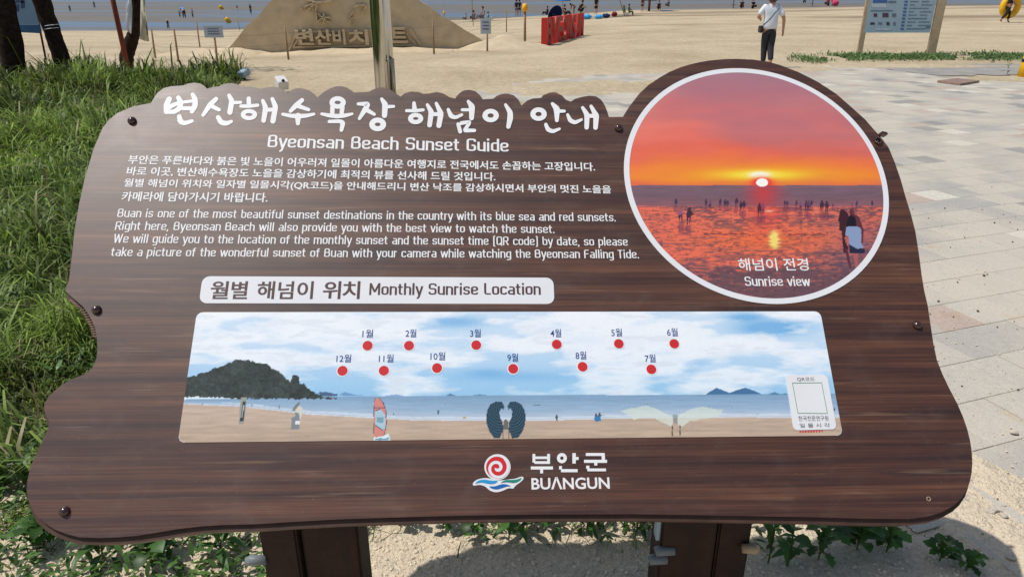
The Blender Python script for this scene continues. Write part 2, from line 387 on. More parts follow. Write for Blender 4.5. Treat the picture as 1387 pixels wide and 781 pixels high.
def disc(bm, c, r, z0, z1, n=28, sx=1):
    slab(bm, [(c[0] + r * sx * math.cos(2 * math.pi * k / n), c[1] + r * math.sin(2 * math.pi * k / n)) for k in range(n)], z0, z1)
# screw caps
def dome(bm, c, r, h, n=14):
    rings = []
    for j in range(4):
        a = j / 4 * math.pi / 2
        rings.append([bm.verts.new((c[0] + r * math.cos(a) * math.cos(2 * math.pi * k / n), c[1] + r * math.cos(a) * math.sin(2 * math.pi * k / n), c[2] + h * math.sin(a))) for k in range(n)])
    top = bm.verts.new((c[0], c[1], c[2] + h))
    for a, b in zip(rings, rings[1:]):
        for k in range(n): bm.faces.new((a[k], a[(k + 1) % n], b[(k + 1) % n], b[k]))
    for k in range(n): bm.faces.new((rings[-1][k], rings[-1][(k + 1) % n], top))
    bm.faces.new(rings[0][::-1])
for p in [(179, 164), (131, 419.5), (88, 692), (837.5, 174), (1242, 440.5)]:
    bm = bmesh.new(); c = BP.uv(*p); dome(bm, (c[0], c[1], .0003), .0105, .010)
    put(bobj('screw_cap', bm, M['screw'], None, True), BP, root)
bm = bmesh.new(); c = BP.uv(1188.5, 191.5)
for k in range(16):
    a0, a1 = 2 * math.pi * k / 16, 2 * math.pi * (k + 1) / 16
    tube(bm, [(c[0] + .0085 * math.cos(a0), c[1] + .0085 * math.sin(a0), .004), (c[0] + .0085 * math.cos(a1), c[1] + .0085 * math.sin(a1), .004)], .0025, 5)
dome(bm, (c[0], c[1], .0004), .004, .004, 8)
put(bobj('washer', bm, M['screw'], None, True), BP, root)
bm = bmesh.new(); c = BP.uv(1193, 184)
box(bm, (c[0] + .002, c[1], .007), (.016, .007, .014), Matrix.Rotation(.3, 3, 'Y')); put(bobj('open_cap', bm, M['screw']), BP, root)
bm = bmesh.new(); c = BP.uv(1257.5, 675)
for k in range(10):
    a0, a1 = 2 * math.pi * k / 10, 2 * math.pi * (k + 1) / 10
    tube(bm, [(c[0] + .004 * math.cos(a0), c[1] + .004 * math.sin(a0), .0005), (c[0] + .004 * math.cos(a1), c[1] + .004 * math.sin(a1), .0005)], .0009, 4)
put(bobj('drill_hole', bm, M['tan_post']), BP, root)

# posts of the sign: each a pair of timbers, with pale pipe caps
for (xa, xb, div) in ((352, 486, 404), (893, 1019, 970)):
    Yp = 1.47
    for (l, r, dy) in ((xa, div, .0), (div + 2, xb, .012)):
        A = at(l, 745, Yp); B_ = at(r, 745, Yp)
        bm = bmesh.new(); cx = (A[0] + B_[0]) / 2
        top = .80
        box(bm, (cx, Yp + .06 + dy - 1.42, top / 2 - .05), (B_[0] - A[0] - .004, .11, top + .1))
        bmesh.ops.bevel(bm, geom=bm.edges[:], offset=.006, segments=2, affect='EDGES')
        bobj('post_timber', bm, M['post'], root)
    bm = bmesh.new(); A = at(xa, 745, Yp); B_ = at(xb, 745, Yp); zb = .865
    box(bm, ((A[0] + B_[0]) / 2, .20, zb), (B_[0] - A[0] + .02, .50, .04), Matrix.Rotation(math.radians(46.3), 3, 'X'))
    bobj('rail', bm, M['post'], root)
for (px, py, ln, ax) in ((350, 758, .05, -1), (903, 745, .05, -1), (893, 757, .045, -1), (1016, 742, .03, 1)):
    p = at(px, py, 1.475); bm = bmesh.new()
    tube(bm, [(p[0] - ax * .02, p[1] - 1.42, p[2]), (p[0] + ax * ln * .35, p[1] - 1.42, p[2]), (p[0] + ax * ln * .6, p[1] - 1.42, p[2] - .004), (p[0] + ax * ln * .6, p[1] - 1.42, p[2] - .004)], [.012, .014, .012, .008], 12)
    bobj('pipe_cap', bm, M['pale_plastic'] if px not in (484, 1016) else M['tan_post'], root, True)
p = at(893, 703, 1.50)
bm = bmesh.new(); box(bm, (p[0] + .01, p[1] - 1.42, p[2] - .02), (.035, .03, .07)); bobj('clamp', bm, M['bluegrey'], root)

# ------------------------------------------------ text
def text_mesh(body, offset=0.0, res=3):
    cu = bpy.data.curves.new('t', 'FONT'); cu.body = body; cu.size = 1; cu.offset = offset; cu.resolution_u = res; cu.fill_mode = 'FRONT'
    ob = bpy.data.objects.new('t', cu); COL.objects.link(ob)
    me = bpy.data.meshes.new_from_object(ob.evaluated_get(bpy.context.evaluated_depsgraph_get()))
    bpy.data.objects.remove(ob)
    V = np.array([v.co[:] for v in me.vertices]); F = [tuple(p.vertices) for p in me.polygons]
    bpy.data.meshes.remove(me); return V, F
def print_text(name, body, bl, br, cap, mat, plane=None, parent=None, z=.0006, offset=.0, ref='H', yr=None, fat=0):
    """bl, br: ends of the baseline; cap: height; both measured on the photo and turned into positions on the plane"""
    plane = plane or BP
    V, F = text_mesh(body, offset)
    a = np.array(plane.uv(*bl)); b = np.array(plane.uv(*br)); mid = ((bl[0] + br[0]) / 2, (bl[1] + br[1]) / 2)
    up = np.array(plane.uv(mid[0], mid[1] - cap)); m = np.array(plane.uv(*mid)); H = up[1] - m[1]
    if yr is None: y0, y1 = 0, (.73 if ref == 'H' else .8)
    else: y0, y1 = yr
    if ref == 'box': y0, y1 = V[:, 1].min(), V[:, 1].max()
    x0, x1 = V[:, 0].min(), V[:, 0].max()
    s = (V[:, 0] - x0) / (x1 - x0)
    P = a[None] + (b - a)[None] * s[:, None]; P[:, 1] += (V[:, 1] - y0) / (y1 - y0) * H
    P3 = np.c_[P, np.full(len(P), z)]
    if fat:                            # heavier weight: the same outlines a hair to each side
        k = fat * abs(b[0] - a[0]) / (x1 - x0); n0 = len(P3); Q = [P3]
        F = list(F); F0 = list(F)
        for i_, (sx, sy) in enumerate(((k, 0), (-k, 0), (0, k * .6))): Q.append(P3 + np.array((sx, sy, .00002 * (i_ + 1)))); F += [tuple(v_ + n0 * (i_ + 1) for v_ in f_) for f_ in F0]
        P3 = np.concatenate(Q)
    o = mesh(name, P3, F, mat)
    put(o, plane, parent) if parent is root else None
    if len(body) > 2: o['kind'] = 'stuff'
    return o
W = M['white_print']
_L, _R, _b, _t, _m, _T = .08, .42, .08, .66, .37, .92
GL = {'a': (.5, [[(.11, _t), (_R, _t), (_R, 0)], [(_R, _m), (_L, _m), (_L, _b), (_R, _b)]]), 'b': (.5, [[(_L, 1), (_L, _b), (_R, _b), (_R, _t), (_L, _t)]]), 'c': (.47, [[(.4, .54), (.4, _t), (_L, _t), (_L, _b), (.4, _b), (.4, .2)]]),
'd': (.5, [[(_R, 1), (_R, 0)], [(_R, _t), (_L, _t), (_L, _b), (_R, _b)]]), 'e': (.5, [[(_R, .19), (_R, _b), (_L, _b), (_L, _t), (_R, _t), (_R, _m), (_L, _m)]]), 'f': (.36, [[(.34, _T), (.15, _T), (.15, 0)], [(.0, _t), (.32, _t)]]),
'g': (.5, [[(_R, _t), (_L, _t), (_L, _b), (_R, _b)], [(_R, .74), (_R, -.2), (_L, -.2)]]), 'h': (.5, [[(_L, 1), (_L, 0)], [(_L, _t), (_R, _t), (_R, 0)]]), 'i': (.2, [[(.09, .72), (.09, 0)], [(.09, .84), (.09, 1)]]), 'k': (.47, [[(_L, 1), (_L, 0)], [(_L, .3), (.4, .74)], [(.2, .42), (.43, 0)]]),
'l': (.2, [[(.09, 1), (.09, 0)]]), 'm': (.78, [[(_L, .74), (_L, 0)], [(_L, _t), (.69, _t), (.69, 0)], [(.385, _t), (.385, 0)]]), 'n': (.5, [[(_L, .74), (_L, 0)], [(_L, _t), (_R, _t), (_R, 0)]]), 'o': (.5, [[(.25, _t), (_R, _t), (_R, _b), (_L, _b), (_L, _t), (.25, _t)]]),
'p': (.5, [[(_L, .74), (_L, -.26)], [(_L, _t), (_R, _t), (_R, _b), (_L, _b)]]), 'r': (.33, [[(_L, .74), (_L, 0)], [(_L, .5), (_L, _t), (.31, _t)]]), 's': (.47, [[(.39, .54), (.39, _t), (_L, _t), (_L, _m), (.39, _m), (.39, _b), (_L, _b), (_L, .2)]]), 't': (.36, [[(.14, .92), (.14, _b), (.32, _b)], [(.0, _t), (.32, _t)]]),
'u': (.5, [[(_L, .74), (_L, _b), (_R, _b)], [(_R, .74), (_R, 0)]]), 'v': (.46, [[(.04, .74), (.23, 0)], [(.23, 0), (.42, .74)]]), 'w': (.68, [[(.04, .74), (.19, 0)], [(.19, 0), (.34, .7)], [(.34, .7), (.49, 0)], [(.49, 0), (.64, .74)]]), 'y': (.46, [[(.04, .74), (.23, .04)], [(.43, .74), (.19, -.26), (.08, -.26)]]),
'B': (.58, [[(_L, _b), (_L, _T), (.45, _T), (.45, .52), (_L, .52)], [(_L, .52), (.49, .52), (.49, _b), (_L, _b)]]), 'R': (.58, [[(_L, 0), (_L, _T), (.48, _T), (.48, .46), (_L, .46)], [(.3, .46), (.51, 0)]]), 'W': (.82, [[(.05, 1), (.21, 0)], [(.21, 0), (.39, .96)], [(.39, .96), (.57, 0)], [(.57, 0), (.73, 1)]]),
'Q': (.58, [[(.29, _T), (.5, _T), (.5, _b), (_L, _b), (_L, _T), (.29, _T)], [(.34, .24), (.56, -.05)]]), 'F': (.5, [[(.46, _T), (_L, _T), (_L, 0)], [(_L, .5), (.42, .5)]]), 'T': (.5, [[(.01, _T), (.47, _T)], [(.24, _T), (.24, 0)]]), 'S': (.56, [[(.47, .74), (.47, _T), (_L, _T), (_L, .52), (.47, .52), (.47, _b), (_L, _b), (_L, .26)]]),
'G': (.58, [[(.49, .74), (.49, _T), (_L, _T), (_L, _b), (.49, _b), (.49, .46), (.3, .46)]]), 'M': (.74, [[(_L, 0), (_L, 1)], [(_L, .98), (.36, .25)], [(.36, .25), (.64, .98)], [(.64, 1), (.64, 0)]]), 'L': (.48, [[(_L, 1), (_L, _b), (.45, _b)]]), '(': (.3, [[(.24, 1.02), (.11, 1.02), (.11, -.12), (.24, -.12)]]), ')': (.3, [[(.06, 1.02), (.19, 1.02), (.19, -.12), (.06, -.12)]]),
',': (.2, [[(.1, .1), (.05, -.14)]]), '.': (.2, [[(.09, 0), (.09, .15)]]), ' ': (.3, [])}
def rounded(P, r=.13):
    if len(P) < 3: return P
    Q = [P[0]]
    for a, c, b in zip(P, P[1:], P[2:]):
        a, c, b = Vector(a), Vector(c), Vector(b); u, v = a - c, b - c; ru = min(r, u.length * .5); rv = min(r, v.length * .5); p, q = c + u.normalized() * ru, c + v.normalized() * rv
        Q += [tuple(p.lerp(c, t).lerp(c.lerp(q, t), t)) for t in (0, .3, .6, 1)]
    return Q + [P[-1]]
def condensed(name, body, bl, br, cap, mat, wd=.118, z=.0006, plane=None):
    plane = plane or BP; V, F = [], []; x = 0; si = 0
    for ch in body:
        adv, st = GL[ch]
        for s_ in st:
            P = np.array(rounded([(p[0] + x, p[1]) for p in s_])); d = np.gradient(P, axis=0); l = np.hypot(d[:, 0], d[:, 1]) + 1e-9; nx, ny = -d[:, 1] / l * wd / 2, d[:, 0] / l * wd / 2 * .84
            b = len(V); zz = z + (si % 7) * 1.2e-5; si += 1
            for i in range(len(P)): V += [(P[i, 0] + nx[i], P[i, 1] + ny[i], zz), (P[i, 0] - nx[i], P[i, 1] - ny[i], zz)]
            for i in range(len(P) - 1): F.append((b + 2 * i, b + 2 * i + 1, b + 2 * i + 3, b + 2 * i + 2))
        x += adv + .035
    V = np.array(V); tot = V[:, 0].max() - V[:, 0].min(); x0 = V[:, 0].min()
    a = np.array(plane.uv(*bl)); c = np.array(plane.uv(*br)); mid = ((bl[0] + br[0]) / 2, (bl[1] + br[1]) / 2); H = plane.uv(mid[0], mid[1] - cap)[1] - plane.uv(*mid)[1]
    s_ = (V[:, 0] - x0) / tot; P = a[None] + (c - a)[None] * s_[:, None]; P[:, 1] += V[:, 1] * H
    o = mesh(name, np.c_[P, V[:, 2]], F, mat); put(o, plane, root); o['kind'] = 'stuff'; return o
T = lambda *a, **k: print_text(*a, parent=root, **k)
condensed('subtitle_lettering', 'Byeonsan Beach Sunset Guide', (362, 200), (689, 206), 17.5, W, .13)
ko = dict(ref='box', offset=.010, fat=.013)
T('text_line', '부안은 푸른바다와 붉은 빛 노을이 어우러져 일몰이 아름다운 여행지로 전국에서도 손꼽하는 고장입니다.', (173, 222.3), (806, 232), 11.8, W, **ko)
T('text_line', '바로 이곳, 변산해수욕장도 노을을 감상하기에 최적의 뷰를 선사해 드릴 것입니다.', (171, 238.4), (671, 246), 12.4, W, **ko)
T('text_line', '월별 해넘이 위치와 일자별 일몰시각(QR코드)을 안내해드리니 변산 낙조를 감상하시면서 부안의 멋진 노을을', (167, 255), (828, 264), 12.8, W, **ko)
T('text_line', '카메라에 담아가시기 바랍니다.', (164, 272.6), (362, 274.3), 13, W, **ko)
en = dict(offset=.016)
condensed('text_line', 'Buan is one of the most beautiful sunset destinations in the country with its blue sea and red sunsets.', (158.5, 294.3), (834, 300), 11.8, W)
condensed('text_line', 'Right here, Byeonsan Beach will also provide you with the best view to watch the sunset.', (155.5, 311.5), (751, 316), 11.8, W)
condensed('text_line', 'We will guide you to the location of the monthly sunset and the sunset time (QR code) by date, so please', (153, 329), (850.5, 333), 12, W)
condensed('text_line', 'take a picture of the wonderful sunset of Buan with your camera while watching the Byeonsan Falling Tide.', (149.5, 347), (865.5, 350), 12, W)

# title lettering traced as brush strokes
STA = [([(122,155),(98,205),(98,262)],[20,22,20]),([(200,143),(224,185),(207,238),(160,264)],[17,20,20,16]),([(98,262),(165,264)],[17,16]),([(110,235),(150,208),(200,188)],[16,17,14]),
([(235,182),(325,170)],[12,12]),([(235,234),(320,234)],[15,15]),([(322,116),(345,160),(342,215),(316,262)],[15,20,21,16]),([(208,303),(215,345),(250,362),(317,342)],[17,21,17,13]),
([(522,154),(470,205),(411,292)],[16,20,13]),([(470,208),(547,246)],[17,14]),([(633,124),(657,170),(640,268)],[14,20,20]),([(665,186),(732,183)],[13,12]),([(540,310),(565,355),(610,364),(653,346)],[17,20,18,12]),
([(801,152),(803,195)],[17,17]),([(735,215),(800,216),(877,208)],[13,14,13]),('c',(803,288),(50,30),18),
([(922,170),(946,230),(928,338)],[14,20,18]),([(1002,154),(1030,220),(1008,343)],[14,20,20]),([(950,248),(1012,245)],[15,15]),
([(1256,165),(1205,210),(1158,258)],[16,20,14]),([(1205,208),(1312,246)],[18,13]),([(1092,285),(1160,298),(1222,302),(1290,298),(1357,284)],[12,15,18,15,11]),([(1222,300),(1221,364)],[24,15])]
STB = [('c',(236,185),(48,34),20),([(192,225),(190,280)],[17,17]),([(276,225),(270,280)],[18,16]),([(100,282),(160,295),(230,302),(300,296),(360,282)],[11,15,17,15,10]),([(165,347),(258,344),(282,358),(268,420)],[13,15,19,14]),
([(412,197),(498,197),(470,245),(422,322)],[12,18,20,12]),([(478,245),(549,286)],[18,12]),([(612,155),(642,200),(636,295)],[12,22,20]),([(650,222),(715,218)],[14,11]),('c',(578,372),(48,37),22),
([(888,190),(892,238)],[13,18]),([(825,255),(895,256),(966,248)],[12,13,12]),('c',(902,322),(44,30),19),([(1002,205),(1036,265),(1021,378)],[12,20,18]),([(1078,193),(1118,280),(1100,382)],[12,21,19]),([(1040,285),(1095,285)],[15,15]),
([(1180,245),(1202,300),(1240,315),(1296,290)],[12,18,14,11]),([(1300,248),(1356,248)],[12,12]),([(1265,370),(1282,433)],[14,15]),([(1268,372),(1290,366),(1360,350)],[10,11,12])]
STC = [([(90,176),(122,220),(118,318)],[12,23,18]),([(40,248),(95,248)],[12,12]),([(30,356),(105,351),(62,418)],[10,14,14]),([(66,424),(143,424)],[15,13]),
('c',(281,297),(48,38),20),([(408,205),(448,270),(448,320),(432,392)],[11,20,22,16]),('c',(690,285),(48,38),20),([(808,196),(846,240),(846,338)],[12,24,14]),([(865,259),(910,259)],[14,11]),([(752,373),(770,418),(812,433),(868,411)],[13,17,15,10]),
([(938,290),(960,340),(1000,358),(1056,332)],[11,17,15,10]),([(1066,230),(1104,290),(1100,398)],[12,20,17]),([(1138,218),(1182,300),(1176,400)],[12,22,17]),([(1105,300),(1172,300)],[15,15])]
tv, tf = [], []; layer = [0]
def add_stroke(pts, rads, org, sc):
    # resample
    P = np.array(pts, float); Rr = np.array(rads, float) * 1.13; d = np.r_[0, np.cumsum(np.hypot(*np.diff(P, axis=0).T))]
    n = max(int(d[-1] / 8), 2); t = np.linspace(0, d[-1], n)
    if len(P) > 2:   # smooth
        X = np.interp(t, d, P[:, 0]); Y = np.interp(t, d, P[:, 1]); R = np.interp(t, d, Rr)
        for _ in range(3):
            X[1:-1] = (X[:-2] + 2 * X[1:-1] + X[2:]) / 4; Y[1:-1] = (Y[:-2] + 2 * Y[1:-1] + Y[2:]) / 4
    else: X = np.interp(t, d, P[:, 0]); Y = np.interp(t, d, P[:, 1]); R = np.interp(t, d, Rr)
    dx = np.gradient(X); dy = np.gradient(Y); l = np.hypot(dx, dy); nx, ny = -dy / l, dx / l
    L_ = np.c_[X + nx * R, Y + ny * R]; Q = np.c_[X - nx * R, Y - ny * R]
    a1 = math.atan2(-ny[-1], -nx[-1]); a0 = math.atan2(ny[0], nx[0])
    # caps are half discs
    def cap(cx, cy, r, a):
        return [(cx + r * math.cos(a + s * math.pi / 8), cy + r * math.sin(a + s * math.pi / 8)) for s in range(1, 8)]
    poly = [tuple(q) for q in L_] + [tuple(c) for c in cap(X[-1], Y[-1], R[-1], math.atan2(ny[-1], nx[-1]) - math.pi)][::-1] + [tuple(q) for q in Q[::-1]] + [tuple(c) for c in cap(X[0], Y[0], R[0], a0)][::-1]
    z = .0005 + layer[0] * .00002; layer[0] += 1
    m = len(L_); base = len(tv)
    for q in poly: 
        u, v = BP.uv(org[0] + q[0] / sc, org[1] + q[1] / sc); tv.append((u, v, z))
    # strip faces + fan caps
    k = m + 7
    for i in range(m - 1): tf.append((base + i, base + i + 1, base + k + (m - 1 - (i + 1)), base + k + (m - 1 - i)))
    tf.append(tuple(base + j for j in range(m - 1, m + 8)))
    tf.append(tuple(base + j for j in list(range(k + m - 1, k + m + 7)) + [0]))
def add_ring(c, rr, th, org, sc):
    z = .0005 + layer[0] * .00002; layer[0] += 1; n = 30; base = len(tv)
    for k in range(n):
        a = 2 * math.pi * k / n
        for s in (1, -1):
            x = c[0] + (rr[0] + s * th * 1.1) * math.cos(a); y = c[1] + (rr[1] + s * th * .98) * math.sin(a)
            tv.append((*BP.uv(org[0] + x / sc, org[1] + y / sc), z))
    for k in range(n):
        a, b = base + 2 * k, base + 2 * ((k + 1) % n); tf.append((a, b, b + 1, a + 1))
seqs = [(q, (210, 110)) for q in STA] + [(q, (420, 110)) for q in STB] + [(q, (620, 110)) for q in STC]
cuts = [0, 8, 13, 19, 23, 28, 33, 39, 47, 49, 53, 57]
cuts = cuts[:-1] + [len(seqs)]
for a_, b_ in zip(cuts, cuts[1:]):
    tv.clear(); tf.clear()
    for q, org in seqs[a_:b_]:
        if q[0] == 'c': add_ring(q[1], q[2], q[3], org, 6.305)
        else: add_stroke(q[0], q[1], org, 6.305)
    if tf: o = mesh('title_letter', list(tv), list(tf), W); put(o, BP, root)

# white pill with heading
def round_rect(c4, r, n=5):
    """rounded quad from four corners in plane coords, order TL TR BR BL"""
    P = []; C4 = [Vector(c) for c in c4]
    for i in range(4):
        a, c, b = C4[i - 1], C4[i], C4[(i + 1) % 4]; e0 = (a - c).normalized(); e1 = (b - c).normalized()
        o_ = c + e0 * r + e1 * r
        for k in range(n + 1):
            t = k / n * math.pi / 2; P.append(tuple(o_ - e1 * r * math.cos(t) - e0 * r * math.sin(t)))
    return P
def px_round(name, corners, r, z0, z1, mat):
    bm = bmesh.new(); slab(bm, round_rect([BP.uv(*c) for c in corners], r), z0, z1)
    o = bobj(name, bm, mat); put(o, BP, root); return o
px_round('heading_strip', [(274.5, 374), (749.5, 376), (751, 411.5), (269.5, 410.5)], .017, .0002, .0006, M['panel_white'])
for ch, xa, xb in (('월', 284, 307.8), ('별', 312.2, 334), ('해', 347.6, 370.5), ('넘', 376, 396.2), ('이', 401.9, 423), ('위', 437, 460.5), ('치', 463.7, 486.6)): T('heading_letter', ch, (xa, 405), (xb, 405), 24, M['brown_print'], ref='box', offset=.008, fat=.014, z=.0009)
condensed('heading_lettering', 'Monthly Sunrise Location', (500, 399.5), (732.5, 399.2), 16, M['brown_print'], .135, z=.0009)

# ------------------------------------------------ printed pictures: fine grids coloured point by point
def poly_mask(x, y, pts, org=(0, 0), sc=1): return in_poly(x, y, [(org[0] + a / sc, org[1] + b / sc) for a, b in pts])
def blob(x, y, cx, cy, rx, ry): return np.exp(-(((x - cx) / rx) ** 2 + ((y - cy) / ry) ** 2))
def grad(t, stops):
    p = [s[0] for s in stops]; return np.stack([np.interp(t, p, [s[1][i] for s in stops]) for i in range(3)], -1)
def mixm(c, m, col):
    m = np.asarray(m, float)[:, None]; return c * (1 - m) + np.array(col, float) * m
def figure(c, x, y, fx, fy, h, col=(50, 35, 50), legs=None, lean=0, alpha=.9):
    t = (fy - y) / h; cx = fx + lean * t * h
    wd = np.interp(t, [0, .45, .5, .75, .82, .84, .93, 1], [.07, .12, .14, .16, .08, .08, .08, .03]) * h
    arm = (np.abs(t - .62) < .05) & (x > cx) & (x < cx + .24 * h); m = (((t > 0) & (t < 1) & (np.abs(x - cx) < wd) & ~((t < .42) & (np.abs(x - cx - .01 * h) < .045 * h * (1 - t)))) | arm)
    c = mixm(c, m * alpha, col)
    if legs is not None: c = mixm(c, (m & (t < .5)) * alpha, legs)
    return c
def grid_print(name, us, vs, keep, paint, z, gain=.78):
    U, V = np.meshgrid(us, vs); nx = len(us); ny = len(vs)
    X, Y = BP.px(U.ravel(), V.ravel()); c = paint(X, Y, U.ravel(), V.ravel())
    K = keep(U.ravel(), V.ravel()).reshape(ny, nx)
    idx = np.arange(nx * ny).reshape(ny, nx)
    q = K[:-1, :-1] & K[1:, :-1] & K[:-1, 1:] & K[1:, 1:]
    F = np.stack([idx[:-1, :-1][q], idx[:-1, 1:][q], idx[1:, 1:][q], idx[1:, :-1][q]], -1)
    used = np.unique(F); rm = np.full(nx * ny, -1); rm[used] = np.arange(len(used)); F = rm[F]
    Vv = np.c_[U.ravel()[used], V.ravel()[used], np.full(len(used), z)]
    me = bpy.data.meshes.new(name); me.vertices.add(len(Vv)); me.vertices.foreach_set('co', Vv.astype('f').ravel())
    me.loops.add(F.size); me.loops.foreach_set('vertex_index', F.ravel().astype('i')); me.polygons.add(len(F))
    me.polygons.foreach_set('loop_start', np.arange(0, F.size, 4, dtype='i')); me.update(); me.validate()
    at_ = me.color_attributes.new('Col', 'FLOAT_COLOR', 'POINT'); L4 = np.c_[lin(np.clip(c[used], 0, 255)) * gain, np.ones(len(used))]
    at_.data.foreach_set('color', L4.astype('f').ravel()); me.materials.append(M['print'])
    o = bpy.data.objects.new(name, me); COL.objects.link(o); put(o, BP, root); return o
def paint_sunset(x, y, u, v):
    n1 = NZ.f(x * .012 + 3, y * .05, 5); n2 = NZ.f(x * .03, y * .1 + 9, 4)
    yy = y + (n1 - .5) * 34 + (x - 1030) * -.01
    c = grad(yy, [(92, (164, 122, 134)), (120, (180, 114, 124)), (148, (204, 108, 110)), (172, (234, 112, 98)), (205, (236, 98, 76)), (225, (246, 112, 58)), (238, (250, 128, 44)), (251, (232, 98, 66))])
    n6 = NZ.f(x * .006 + 12, y * .028 + 5, 3); c = mixm(c, np.clip((n6 - .5) * 2.2, 0, .45) * np.clip((225 - y) / 30, 0, 1), (168, 104, 122)); c = mixm(c, np.clip((.5 - n6) * 1.8, 0, .35) * np.clip((228 - y) / 30, 0, 1), (246, 130, 108)); c = c * (.985 + .03 * n2)[:, None]
    c = mixm(c, .75 * blob(x, y, 1030, 237, 150, 15), (250, 160, 20)); c = mixm(c, .95 * np.clip(1.3 * blob(x, y, 1030, 237, 58, 6.5), 0, 1), (252, 224, 40))
    c = mixm(c, np.clip(1.6 * blob(x, y, 1029, 237, 14, 4.2), 0, 1), (255, 250, 215))
    sea = y > 251.2; n3 = NZ.f(x * .05, y * .5, 4)
    s = grad(y, [(251, (122, 92, 106)), (266, (116, 86, 98)), (279, (140, 88, 98))]) * (.9 + .2 * n3)[:, None]
    s = mixm(s, .8 * blob(x, y, 1034, 262, 22, 24), (216, 52, 56))
    c = np.where(sea[:, None], s, c)
    c = mixm(c, np.clip(blob(x, y, 1032, 248.5, 12, 6.5) * 2.4, 0, 1) * (y < 251.5), (250, 60, 50)); c = mixm(c, ((x - 1032) / 8) ** 2 + ((y - 247.5) / 5.6) ** 2 < 1, (255, 248, 235))
    fl = y > 279; n4 = NZ.f(x * .11, y * .5, 5); n5 = NZ.f(x * .014 + 4, y * .07 + 2, 3)
    k = np.clip((n4 - .5) * 2.4 + .68 + (n5 - .5) * 2.0 - np.clip((y - 345) / 42, 0, 1) * 1.15 + .20 - np.clip((x - 1120) / 60, 0, 1) * .5 * (y > 310), 0, 1)
    f = np.array((108, 74, 82.))[None] * (1 - k[:, None]) + np.array((238, 104, 78.))[None] * k[:, None]
    f = mixm(f, .55 * blob(x, y, 1160, 330, 55, 30), (104, 82, 108)); f = mixm(f, .35 * np.clip((n4 - .5) * 6, 0, 1) * blob(x, y, 1040, 300, 120, 50), (250, 130, 90)); f = mixm(f, .8 * blob(x, y, 1040, 325, 92, 17), (252, 108, 54)); f = mixm(f, .5 * np.clip((NZ.f(x * .2, y * .9 + 5, 3) - .56) * 9, 0, 1) * (y > 281), (88, 52, 64)); f = mixm(f, .5 * blob(x, y, 1037, 285, 26, 30), (240, 60, 50))
    c = np.where(fl[:, None], f, c)
    c = mixm(c, (np.abs(y - 279.5 - (n5 - .5) * 2) < 1.) * .7, (150, 84, 96))
    c = mixm(c, .9 * np.clip(2 * blob(x, y, 1049 + (NZ.n(y * .8, y * 0) - .5) * 5, 325, 5.5, 11), 0, 1) * (y > 311) * (y < 338), (252, 232, 110)); c = mixm(c, .8 * blob(x, y, 1041, 286, 6, 1.6), (255, 200, 160))
    for (a, b, yy_) in ((953, 1015, 317.5), (1068, 1118, 317.8)): c = mixm(c, ((x > a) & (x < b) & (np.abs(y - yy_ - (NZ.n(x * .12, x * 0) - .5) * 1.2) < .35 + .9 * NZ.n(x * .3, x * 0 + 4))) * .75, (110, 48, 56))
    for px_, t0, b0, cl, ln in ((915, 269, 281, (40, 50, 80), .05), (922.5, 279, 303, (150, 80, 105), -.1), (932, 281, 305, (52, 30, 52), .08), (956, 270, 281, (60, 40, 70), 0), (961, 271, 283, (110, 70, 100), .1), (975.5, 269, 280, (70, 45, 80), 0), (982, 270, 281, (60, 40, 70), 0), (985.5, 271, 281, (60, 40, 70), 0),
        (996.5, 268, 281, (60, 40, 70), .1), (1003.5, 273, 286, (50, 30, 60), 0), (1007.5, 272, 286, (60, 34, 60), 0), (1028.5, 275, 293, (70, 30, 46), 0), (1033, 275, 292, (150, 60, 84), 0), (1063, 271, 281, (66, 48, 80), 0), (1066.5, 272, 281, (66, 48, 80), 0), (1078, 271, 281, (66, 48, 80), .1), (1084, 273, 286, (130, 70, 100), 0),
        (1092, 271, 287, (80, 44, 76), 0), (1095.5, 271, 288, (90, 60, 90), 0), (1099, 271, 280, (66, 44, 76), 0), (1113, 271, 289, (56, 34, 60), 0), (1119.5, 272, 289, (60, 36, 64), 0), (1128, 276, 281, (60, 40, 70), 0), (1154, 275, 279, (50, 40, 70), 0), (1159, 272, 281, (60, 44, 80), .2), (1181, 272, 281, (50, 40, 80), 0)):
        c = figure(c, x, y, px_, b0, b0 - t0, cl, (60, 34, 58), lean=ln)
        c = mixm(c, .45 * (np.abs(x - px_) < 1.5 + .1 * (b0 - t0)) * (y > b0) * (y < b0 + (b0 - t0) * .55), (110, 50, 76))
    Z6 = ((1030, 240), 4.883)
    c = mixm(c, poly_mask(x, y, [(528,215),(545,212),(572,232),(582,255),(575,330),(560,400),(552,400),(580,470),(570,510),(550,500),(542,440),(538,360),(520,350),(522,300),(512,290),(520,250)], *Z6), (62, 26, 36))
    c = mixm(c, poly_mask(x, y, [(588,212),(612,210),(622,245),(650,262),(668,310),(682,350),(676,440),(600,440),(600,330),(590,260)], *Z6), (96, 42, 50))
    c = mixm(c, poly_mask(x, y, [(578,262),(600,250),(625,265),(634,325),(566,328)], *Z6), (26, 20, 32))
    c = mixm(c, poly_mask(x, y, [(612,505),(648,505),(640,560),(660,600),(628,600),(618,560)], *Z6), (176, 84, 84))
    c = mixm(c, poly_mask(x, y, [(676,500),(712,540),(692,560),(668,520)], *Z6), (150, 74, 78))
    c = mixm(c, poly_mask(x, y, [(584,440),(690,475),(688,505),(590,505)], *Z6), (34, 34, 62))
    c = mixm(c, poly_mask(x, y, [(566,332),(590,325),(640,326),(662,340),(668,385),(664,430),(682,468),(640,474),(586,445),(582,390),(560,385)], *Z6), (130, 152, 190))
    c = mixm(c, poly_mask(x, y, [(558,470),(575,478),(600,600),(592,606),(576,560)], *Z6), (90, 40, 56))
